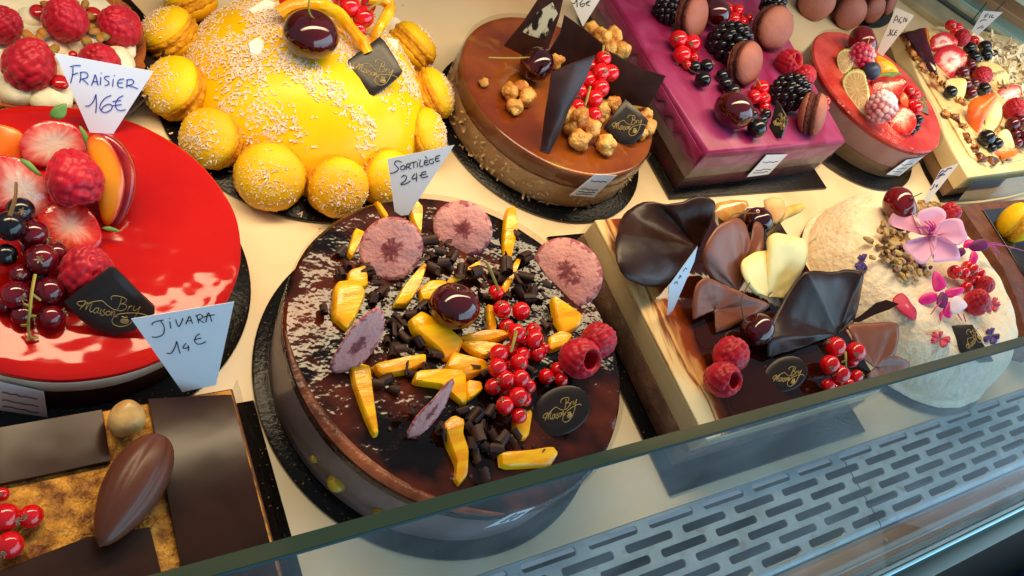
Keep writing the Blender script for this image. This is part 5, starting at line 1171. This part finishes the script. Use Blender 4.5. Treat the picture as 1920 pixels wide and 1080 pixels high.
sprig('blackcurrant_sprig', 'single blackcurrant at the left rim of the fruit cake', 'blackcurrants', [(*p7(452, 548), 12)], FZ, None, 'blackcurrant', .4, seed=56)
sprig('blackcurrant_sprig', 'single blackcurrant above the orange apricot wedge', 'blackcurrants', [(*p7(650, 530), 12)], FZ, None, 'blackcurrant', .4, seed=57)
sprig('blackcurrant_sprig', 'blackcurrants with thin stem at the front of the fruit cake', 'blackcurrants', [(*p7(666, 820), 15), (*p7(728, 855), 11), (*p7(700, 882), 8)], FZ, [[(*p7(700, 800), FZ + 1.6), (*p7(745, 740), FZ + 2.4), (*p7(765, 690), FZ + 3)]], 'blackcurrant', .4, seed=58, stemmat='stem_brown', sr=.08)
rasp(*p7(640, 452), 18, FZ + 1.0, 'long raspberry in the middle of the fruit cake', tip=(.9, .3, -.1), tall=1.2)
rasp(*p7(828, 655), 21, FZ + 1.2, 'large raspberry at the right of the fruit cake', tip=(.2, -.4, -.8))
cut('pale yellow peach slice on the fruit cake', k7([(608, 382), (665, 364), (730, 380), (788, 428), (802, 478), (745, 522), (690, 500), (640, 430)]), (*p7(720, 515), FZ), 55, 0, 'apple_pale', .4, .8, 'peach slice', 'peach_slice')
cut('bright orange apricot wedge in the middle of the fruit cake', k7([(572, 600), (640, 570), (722, 552), (715, 610), (665, 690), (612, 792), (570, 755), (550, 680)]), (*p7(610, 790), FZ), 45, 0, 'apricot', .6, .9, 'apricot', 'apricot_piece')
cut('white apple piece at the left rim of the fruit cake', k7([(428, 475), (540, 470), (545, 530), (520, 600), (470, 590), (430, 560)]), (*p7(480, 595), FZ), 55, 0, 'apple_pale', .2, .5, 'apple piece', 'apple_piece')
cut('apple piece right of the apricot wedge on the fruit cake', k7([(660, 692), (700, 620), (745, 605), (760, 680), (720, 762), (665, 785)]), (*p7(690, 780), FZ), 55, 0, 'apple_pale', .2, .8, 'apple piece', 'apple_piece')
cut('apple piece at the front of the fruit cake', k7([(728, 800), (790, 768), (826, 832), (830, 880), (765, 872)]), (*p7(780, 875), FZ), 55, 0, 'apple_pale', .2, .8, 'apple piece', 'apple_piece')
cut('pale pink strawberry slice at the right of the fruit cake', k7([(722, 572), (758, 520), (850, 503), (880, 540), (862, 592), (770, 622)]), (*p7(800, 615), FZ), 55, 0, 'strawberry_pale', .2, .7)
cut('amber apricot slice at the front edge of the fruit cake', k7([(650, 892), (700, 905), (790, 895), (845, 880), (850, 918), (780, 945), (690, 928)]), (*p7(750, 945), FZ), 65, 0, 'apricot', .2, .4, 'apricot', 'apricot_piece')
# ---------------------------------------------------------------- marbled cake garnish
def ruffle(label, rim, apex, mat, th=.15, m=14, nf=2.0, amp=.7, ph=0.0, sag=.0, k=5, lip=.25, sharp=.15):
    R_ = smooth([P(*q) for q in rim], k, False); a = P(*apex); n = len(R_)
    A = [a + (q - a) * .03 for q in R_]
    v = (CAM - a) / np.linalg.norm(CAM - a)
    def sg(u, t):
        s = math.sin(2 * math.pi * nf * u + ph); f = (1 - abs(s)) * 2 - 1          # sharp ridges, wide valleys
        h = amp * t * ((1 - sharp) * s + sharp * f) + sag * math.sin(t * math.pi) - lip * max(0, t - .85) / .15
        return v * h * .6 + np.array([0, 0, h * .6])
    g = loft(A, R_, m, th, sag=sg)
    base = a.copy(); base[2] = MZ
    return solo('chocolate_ruffle', label, 'chocolate ruffle', jig(jig(g, .10, .5, len(rim)), .04, 1.6, 3), m_[mat], base, 'chocolate ruffles on the marbled cake', sm='all')
c7 = lambda x, y, z: (960 + x / 4, 270 + y / 4, z)
ruffle('big dark chocolate ruffle fan at the left of the marbled cake',
       [(1250, 533, 6.2), (1215, 541, 6.6), (1180, 533, 7.2), (1158, 508, 7.8), (1152, 470, 8.3), (1158, 438, 8.6), (1165, 412, 8.8), (1180, 388, 9.0), (1210, 368, 9.4), (1232, 368, 9.4), (1250, 380, 9.0), (1275, 382, 8.9), (1300, 374, 9.2), (1322, 376, 9.3), (1335, 387, 9.1), (1330, 415, 8.4), (1318, 445, 7.6)], (1310, 465, 6.8), 'choc', nf=1.5, amp=1.5, ph=.2, m=16)
ruffle('dark chocolate ruffle fan beside the white curl on the marbled cake',
       [(1440, 672, 5.8), (1437, 640, 6.6), (1454, 596, 7.6), (1476, 560, 8.4), (1498, 522, 9.0), (1520, 508, 9.2), (1555, 507, 9.2), (1595, 506, 9.2), (1616, 515, 9.0), (1622, 545, 8.4), (1614, 585, 7.6), (1598, 612, 6.9)], (1569, 626, 6.0), 'choc', nf=1.6, amp=1.1, ph=2.2, sharp=.5, m=16)
ruffle('milk chocolate ruffle standing upright behind the white curl', [(1330, 520, 7.0), (1315, 490, 8.0), (1322, 462, 9.2), (1342, 428, 10), (1366, 412, 10.4), (1386, 405, 10.4), (1402, 416, 10), (1412, 446, 9.4), (1420, 412, 9.6), (1434, 428, 9.2), (1430, 470, 8.4)], (1384, 548, 6.2), 'choc_milk', nf=1.0, amp=.5, ph=.4)
ruffle('milk chocolate ruffle folded forward below the white curl', [(1300, 600, 5.9), (1297, 570, 6.6), (1303, 540, 7.4), (1318, 522, 8.0), (1336, 524, 8.0), (1370, 536, 7.8), (1410, 552, 7.8), (1448, 568, 7.4), (1420, 590, 6.8), (1385, 606, 6.2), (1345, 622, 5.8)], (1340, 580, 6.2), 'choc_milk', nf=.8, amp=.5, ph=1)
ruffle('smooth cream white chocolate curl among the dark ruffles of the marbled cake', [(1414, 552, 6.6), (1398, 530, 7.4), (1390, 504, 8.2), (1398, 482, 8.9), (1424, 468, 9.3), (1446, 462, 9.3), (1442, 446, 9.7), (1452, 438, 9.9), (1478, 444, 9.7), (1504, 450, 9.4), (1513, 478, 8.6), (1498, 520, 7.6), (1472, 558, 6.8)], (1440, 556, 6.5), 'choc_white', .22, nf=1.5, amp=.6, ph=1.2)
ruffle('milk chocolate curl at the right front of the marbled cake', [(1607, 668, 5.9), (1598, 630, 6.8), (1594, 606, 7.4), (1618, 602, 7.8), (1650, 602, 7.9), (1680, 606, 7.7), (1684, 620, 7.4), (1680, 650, 6.9), (1676, 668, 6.5)], (1640, 690, 5.8), 'choc_milk', nf=1.2, amp=.5, ph=2)
ruffle('small milk chocolate curl lying lowest behind the glass edge on the marbled cake', [(1660, 672, 6.4), (1682, 668, 6.6), (1706, 682, 6.2), (1690, 704, 5.7), (1655, 712, 5.5), (1625, 704, 5.5)], (1640, 688, 5.6), 'choc_milk', nf=1, amp=.3)
plate('ragged dark chocolate shard between the marbled cake and the white cake', [(1594, 604), (1618, 588), (1642, 568), (1662, 562), (1686, 570), (1668, 580), (1640, 590), (1612, 604)], (1600, 605, 6.2), 50, 0, 'choc', .15, name='chocolate_shard', group=None)
cherry(1420, 618, 32, MZ + 1.7, 'black cherry with curved stem in front of the white curl', [(1396, 600, 8.6), (1391, 560, 9.6), (1406, 530, 10.2)], up=(-.6, .7, .3), stemmat='stem_brown')
cherry(1421, 414, 27, MZ + 1.9, 'black cherry at the back of the marbled cake behind the milk chocolate ruffle', [(1396, 400, 8.6), (1375, 402, 9), (1365, 418, 8.6)], up=(-.3, .4, .8), stemmat='stem_brown')
rasp(1354, 711, 34, MZ + 1.8, 'raspberry with round hollow facing out on the marbled cake', tip=(.05, -.5, .75))
rasp(1370, 667, 34, MZ + 1.6, 'raspberry leaning behind the hollow one on the marbled cake', tip=(.5, .5, .4))
sprig('redcurrant_sprig', 'bright redcurrant sprig behind the glass edge on the marbled cake', 'redcurrants', [(1567, 650, 18, 1.4), (1604, 660, 18, 1.3), (1556, 684, 18, 1.0), (1596, 676, 13, .5), (1576, 702, 17, 1.0), (1606, 705, 12, .5), (1553, 722, 13, .2), (1570, 728, 13, .2), (1590, 722, 13, .3)], MZ, [[(1585, 660, 9), (1586, 674, 9), (1586, 690, 8.4)], [(1586, 676, 9), (1578, 680, 8.6)]], seed=61, cal=.5, sr=.11)
for i, (lb, poly, mat) in enumerate([('yellow physalis husk leaf at the back of the marbled cake', [(1450, 430), (1462, 400), (1480, 385), (1512, 382), (1502, 398), (1472, 412)], 'PHY'), ('pale orange physalis husk leaf behind the white curl', [(1432, 375), (1462, 370), (1474, 392), (1456, 420), (1442, 410)], 'PHO'), ('small amber jelly cube at the back of the marbled cake', [(1335, 412), (1345, 380), (1400, 376), (1398, 398), (1362, 418)], 'AMB')]):
    mt = {'PHY': lambda: M('husk_yellow', '#d9a640', .5, col2=c('#e8c478'), k=.8, stretch=(1, .3, 1)), 'PHO': lambda: M('husk_orange', '#e0a058', .5, col2=c('#e8b878'), k=.5), 'AMB': lambda: M('amber', '#b8702a', .15, col2=c('#dca858'), k=.4, coat=.5)}[mat]()
    B = P(*np.mean(poly, axis=0), MZ + .6); solo('husk_leaf' if i < 2 else 'jelly_cube', lb, 'husk leaf' if i < 2 else 'jelly cube', sheet(poly, B, nrm(B, 55), .12 if i < 2 else .6, 2, bulge=.3), mt, B, sm='all')
# ---------------------------------------------------------------- white cake garnish
w5 = lambda L: [(1640 + x / 3.857, 360 + y / 3.857) for x, y in L]
def w1(x, y): return (1640 + x / 3.857, 360 + y / 3.857)
cherry(1687, 384, 33, WH + 1.7, 'dark cherry beside the pink flower on the white cake', [(1708, 372, WH + 3.6), (1728, 362, WH + 3.8)], up=(.5, -.2, .8), red=True, stemmat='stem_brown')
cen_ = P(*w1(392, 315), WH + 2.4)
t = thing('pink_flower', 'large pale pink five petalled flower on the white cake', 'flower', cen_ - np.array([0, 0, .6]))
for poly, tl in (([(100, 245), (112, 185), (150, 150), (212, 104), (262, 158), (290, 235), (330, 322), (235, 290)], -8), ([(292, 185), (318, 142), (420, 120), (490, 150), (496, 205), (430, 240), (390, 310), (340, 255)], 8), ([(440, 288), (482, 216), (598, 208), (635, 280), (658, 330), (640, 362), (582, 396), (505, 340), (420, 318)], 0), ([(400, 335), (500, 308), (560, 378), (602, 490), (530, 505), (400, 516), (418, 430)], 10), ([(190, 392), (262, 350), (400, 325), (432, 350), (425, 410), (380, 490), (312, 535), (228, 460)], 4)):
    B = cen_; n = nrm(B, 55 + tl, tl * 2)
    part(t, 'petal', sheet(w5(poly), B, n, .05, 3, rings=7, ctr=onpl(*w1(392, 315), B, n), wave=lambda s, a: .5 * s * s + .12 * math.sin(a * 12) * s), m_['petal_pink'], 'all')
gs = [sphere(.28, 10, 8, c0=cen_ + np.array([0, 0, .3]))]
for k in range(11):
    a = -2.6 + k * .17; e = P(*w1(392 + 95 * math.cos(a) * random.uniform(.7, 1.1), 315 + 105 * math.sin(a) * random.uniform(.7, 1.1)), WH + 3.4); gs.append(tube([cen_ + np.array([0, 0, .3]), (cen_ + e) / 2 + np.array([0, 0, .5]), e], .06, 4))
part(t, 'stamens', join(*gs), m_['petal_magenta'], 'all')
def flower(label, petals, cpx, z, el, mats, extra=None, name='fuchsia_flower'):
    cc = P(*cpx, z); t = thing(name, label, 'flower', cc - np.array([0, 0, .3]))
    for i, p_ in enumerate(petals):
        n = nrm(cc, el + (i % 3) * 5 - 5, (i % 2) * 12 - 6)
        part(t, 'petal', sheet(p_, cc + n * .04 * i, n, .05, 3, rings=6, bulge=.18, wave=lambda s, a: .06 * math.sin(a * 12) * s), m_[mats[i % len(mats)]], 'all')
    if extra: part(t, 'stamens', join(*[tube(smooth([P(*q) for q in e], 3, False), .07, 5, .05) for e in extra]), m_['petal_magenta'], 'all')
    return t
WT = WH
flower('magenta and violet fuchsia flower in the middle of the white cake', [w5([(415, 640), (430, 572), (480, 600), (512, 645), (512, 692), (440, 722)]), w5([(315, 787), (360, 735), (450, 730), (442, 790), (362, 816)]), w5([(510, 715), (560, 695), (645, 690), (640, 725), (600, 748), (540, 765)]), w5([(495, 850), (540, 790), (562, 860), (546, 915), (500, 890)]), w5([(540, 790), (600, 752), (672, 812), (640, 852), (560, 882)]), w5([(455, 762), (490, 720), (536, 770), (505, 840), (455, 822)]), w5([(470, 870), (488, 862), (492, 900), (478, 935), (468, 910)])], w1(490, 780), WT + .9, 60, ['petal_magenta', 'petal_magenta', 'petal_magenta', 'petal_magenta', 'petal_white', 'petal_plum', 'petal_magenta'], [[(*w1(480, 790), WT + 1.2), (*w1(440, 840), WT + 1.2), (*w1(405, 885), WT + .6)], [(*w1(600, 880), WT + .4), (*w1(630, 930), WT + .3)], [(*w1(640, 880), WT + .4), (*w1(660, 940), WT + .3)]])
flower('plum coloured fuchsia flower with long stamens reaching over the right edge of the white cake', [w5([(640, 400), (660, 345), (720, 350), (700, 400)]), w5([(680, 400), (720, 350), (800, 340), (820, 410), (730, 430)]), w5([(680, 520), (700, 430), (740, 440), (748, 480), (720, 530)]), w5([(590, 420), (640, 400), (660, 440), (610, 470)])], w1(700, 400), WT + 1.6, 45, ['petal_magenta', 'petal_plum', 'petal_magenta', 'petal_plum'], [[(*w1(800, 380), WT + 2), (*w1(920, 385), WT + 2), (*w1(1078, 424), WT + 1.2)], [(*w1(800, 380), WT + 2), (*w1(860, 395), WT + 2), (*w1(880, 470), WT + 1)], [(*w1(800, 385), WT + 2), (*w1(870, 400), WT + 1.9), (*w1(905, 450), WT + 1)], [(*w1(800, 375), WT + 2), (*w1(870, 368), WT + 2), (*w1(920, 380), WT + 1.8)]])
flower('flat crimson petal on the white cake near the milk chocolate curl', [w5([(135, 768), (190, 730), (232, 760), (262, 805), (305, 852), (300, 918), (268, 925), (200, 880), (150, 822)])], w1(220, 825), onto(1697, 574, wtop)[2] + .25, 85, ['petal_crimson'], name='flower_petal')
def tinyf(label, cx, cy, r, mat):
    q = onto(cx, cy, wtop); 
    pet = []
    for k in range(5):
        a = k * 1.257 + random.uniform(-.3, .3); L = r * random.uniform(.8, 1.25)
        pet.append([(cx + .1 * L * math.cos(a), cy + .1 * L * math.sin(a)), (cx + .8 * L * math.cos(a - .45), cy + .8 * L * math.sin(a - .45)), (cx + L * math.cos(a - .12), cy + L * math.sin(a - .12)), (cx + .85 * L * math.cos(a), cy + .85 * L * math.sin(a)), (cx + L * math.cos(a + .15), cy + L * math.sin(a + .15)), (cx + .75 * L * math.cos(a + .45), cy + .75 * L * math.sin(a + .45))])
    t = flower(label, pet, (cx, cy), q[2] + .15, 85, [mat], name='tiny_flower')
    return t
tinyf('tiny violet flower on the bare left side of the white cake', 1620, 490, 17, 'petal_violet')
tinyf('tiny crimson flower left of the plaque on the white cake', 1763, 634, 17, 'petal_crimson')
tinyf('tiny violet flower right of the plaque on the white cake', 1859, 628, 15, 'petal_violet')
tinyf('tiny crimson flower right of the raspberries on the white cake', 1862, 572, 13, 'petal_crimson')
rasp(*w1(545, 150), 19, WH + 1.0, 'raspberry behind the pink flower on the white cake', tip=(.3, .2, .9))
rasp(*w1(740, 795), 24, WH + 1.2, 'raspberry right of the magenta flower on the white cake', tip=(.2, -.4, -.8))
rasp(*w1(800, 668), 17, WH + 1.0, 'raspberry at the right end of the redcurrants on the white cake', tip=(.6, -.2, -.6))
sprig('redcurrant_sprig', 'redcurrants above the magenta flower on the white cake', 'redcurrants', [(*w1(578, 578), 13, .6), (*w1(640, 585), 12, .7), (*w1(700, 562), 13, .6), (*w1(760, 590), 10, .4), (*w1(665, 690), 11, .2), (*w1(700, 620), 11, .2), (*w1(740, 640), 10, .2), (*w1(670, 540), 11, .3)], WH - .2, None, 'currant', .4, seed=71)
t = thing('granola_heap', 'heap of granola crumbs under the pink flower', 'granola', P(*w1(230, 440), WH))
rs_ = random.Random(17); gs = []; gd = []
for i in range(260):
    if i < 205: x, y = rs_.gauss(205, 75), rs_.gauss(440, 75); y += (x - 205) * .55
    else: x, y = rs_.gauss(390, 35), rs_.gauss(110, 14)
    q = P(*w1(x, y), WH + rs_.uniform(.05, .9)); s = rs_.uniform(.2, .48)
    a = rs_.uniform(0, 3.14); g = jig(sphere(s, 8, 6, sx=rs_.uniform(.7, 1.9), sz=.6, sy=.8), .16, 3, i)
    v = g[0] @ np.array(Matrix.Rotation(a, 3, 'Z') @ Matrix.Rotation(rs_.uniform(-.6, .6), 3, 'X')).T + q
    (gd if rs_.random() < .25 else gs).append((v, g[1], None, None))
part(t, 'oat_crumbs', join(*gs), m_['granola'], 30, kind='stuff'); part(t, 'chocolate_crumbs', join(*gd), m_['choc_pod'], 30, kind='stuff')
# ---------------------------------------------------------------- praline cake garnish
q0, q1 = P(186, 1026, JZ + 1.3), P(303, 818, JZ + 1.5); ax = q1 - q0; L_ = np.linalg.norm(ax); ax /= L_
prof = [(0, 0), (.10, .02), (.30, .06), (.55, .16), (.80, .30), (.96, .45), (1.0, .58), (.97, .70), (.84, .82), (.62, .92), (.38, .975), (.15, .997), (0, 1)]
prof = [tuple(q) for q in smooth([np.array(q) for q in prof], 3, False)]
g = lathe([(max(0, r), z) for r, z in prof][::-1], 60); vv = []
for p in g[0]:
    a = math.atan2(p[1], p[0]); r = math.hypot(p[0], p[1]); k = 1 - .08 * math.exp(-((((a * 7 / 6.2832) % 1) - .5) / .10) ** 2) * min(1, r * 2)
    vv.append((p[0] * k * 1.6, p[1] * k * 1.6, p[2] * L_))
rot = Vector(ax).to_track_quat('Z', 'Y').to_matrix(); vv = np.array([np.array(rot @ Vector(p)) + q0 for p in vv])
solo('cocoa_pod', 'milk chocolate cocoa pod with lengthwise grooves on the praline cake', 'chocolate pod', (vv, g[1], None, None), m_['choc_pod'], q0, sm='all')
q = P(237, 786, JZ + 1.1); R = 36 * cpp(q)
def hz(p): return .95 + .14 * max(0, p[2]) ** 8 - .03 * abs(p[0]) + .07 * noise.noise(Vector(p * 1.3))
o = inst('hazelnut', mesh('hazelnut', sphere(1, 34, 24, disp=hz), m_['hazel_plain'], 'all'), 'whole blanched hazelnut above the cocoa pod', 'hazelnut', q, R, aim((.1, .5, .8)))
sprig('redcurrant_sprig', 'redcurrants on the golden praline at the left edge below', 'redcurrants', [(4, 927, 13, .4), (58, 968, 22), (10, 970, 26, .2), (18, 1022, 25)], JZ, None, 'currant', 1, seed=81)
# ---------------------------------------------------------------- macarons at the frame's edge
macaron(1908, 417, 37, lz + 2.0, 'bright yellow macaron on edge on the brown cake at the right edge', (.5, -.8, .1), 'y', 1.1)
for px, py, r, lb in ((1530, 2, 35, 'leftmost pink brown macaron at the top edge'), (1592, 22, 32, 'pink brown macaron second from the left at the top edge'), (1634, 16, 27, 'pink brown macaron third from the left at the top edge'), (1662, 4, 24, 'rightmost pink brown macaron at the top edge')):
    q = P(px, py, 2.0); d = q - np.array([128, 86, q[2]]); d /= np.linalg.norm(d)
    macaron(px, py, r, 2.2, lb, (d[0], d[1], .45), 'p', .9, 'pink brown macarons round the dark cake')
for px, py, r, z, lb, tp in ((4, 46, 36, 5.0, 'raspberry at the left edge of the cream tart', (-.4, .3, -.8)), (122, 36, 41, 5.2, 'raspberry in the middle at the back of the cream tart', (.2, .1, -.9)), (224, 50, 40, 4.7, 'raspberry at the right edge of the cream tart', (.5, .3, -.8)),
        (55, 122, 47, 5.0, 'raspberry at the front left of the cream tart', (-.3, -.3, -.8)), (186, 118, 38, 4.4, 'raspberry half hidden behind the tag of the red cake', (.2, .3, -.8))):
    rasp(px, py, r, z, lb, tip=tp)
# drop bookkeeping
for o in bpy.data.objects:
    if '_b' in o.keys(): del o['_b']
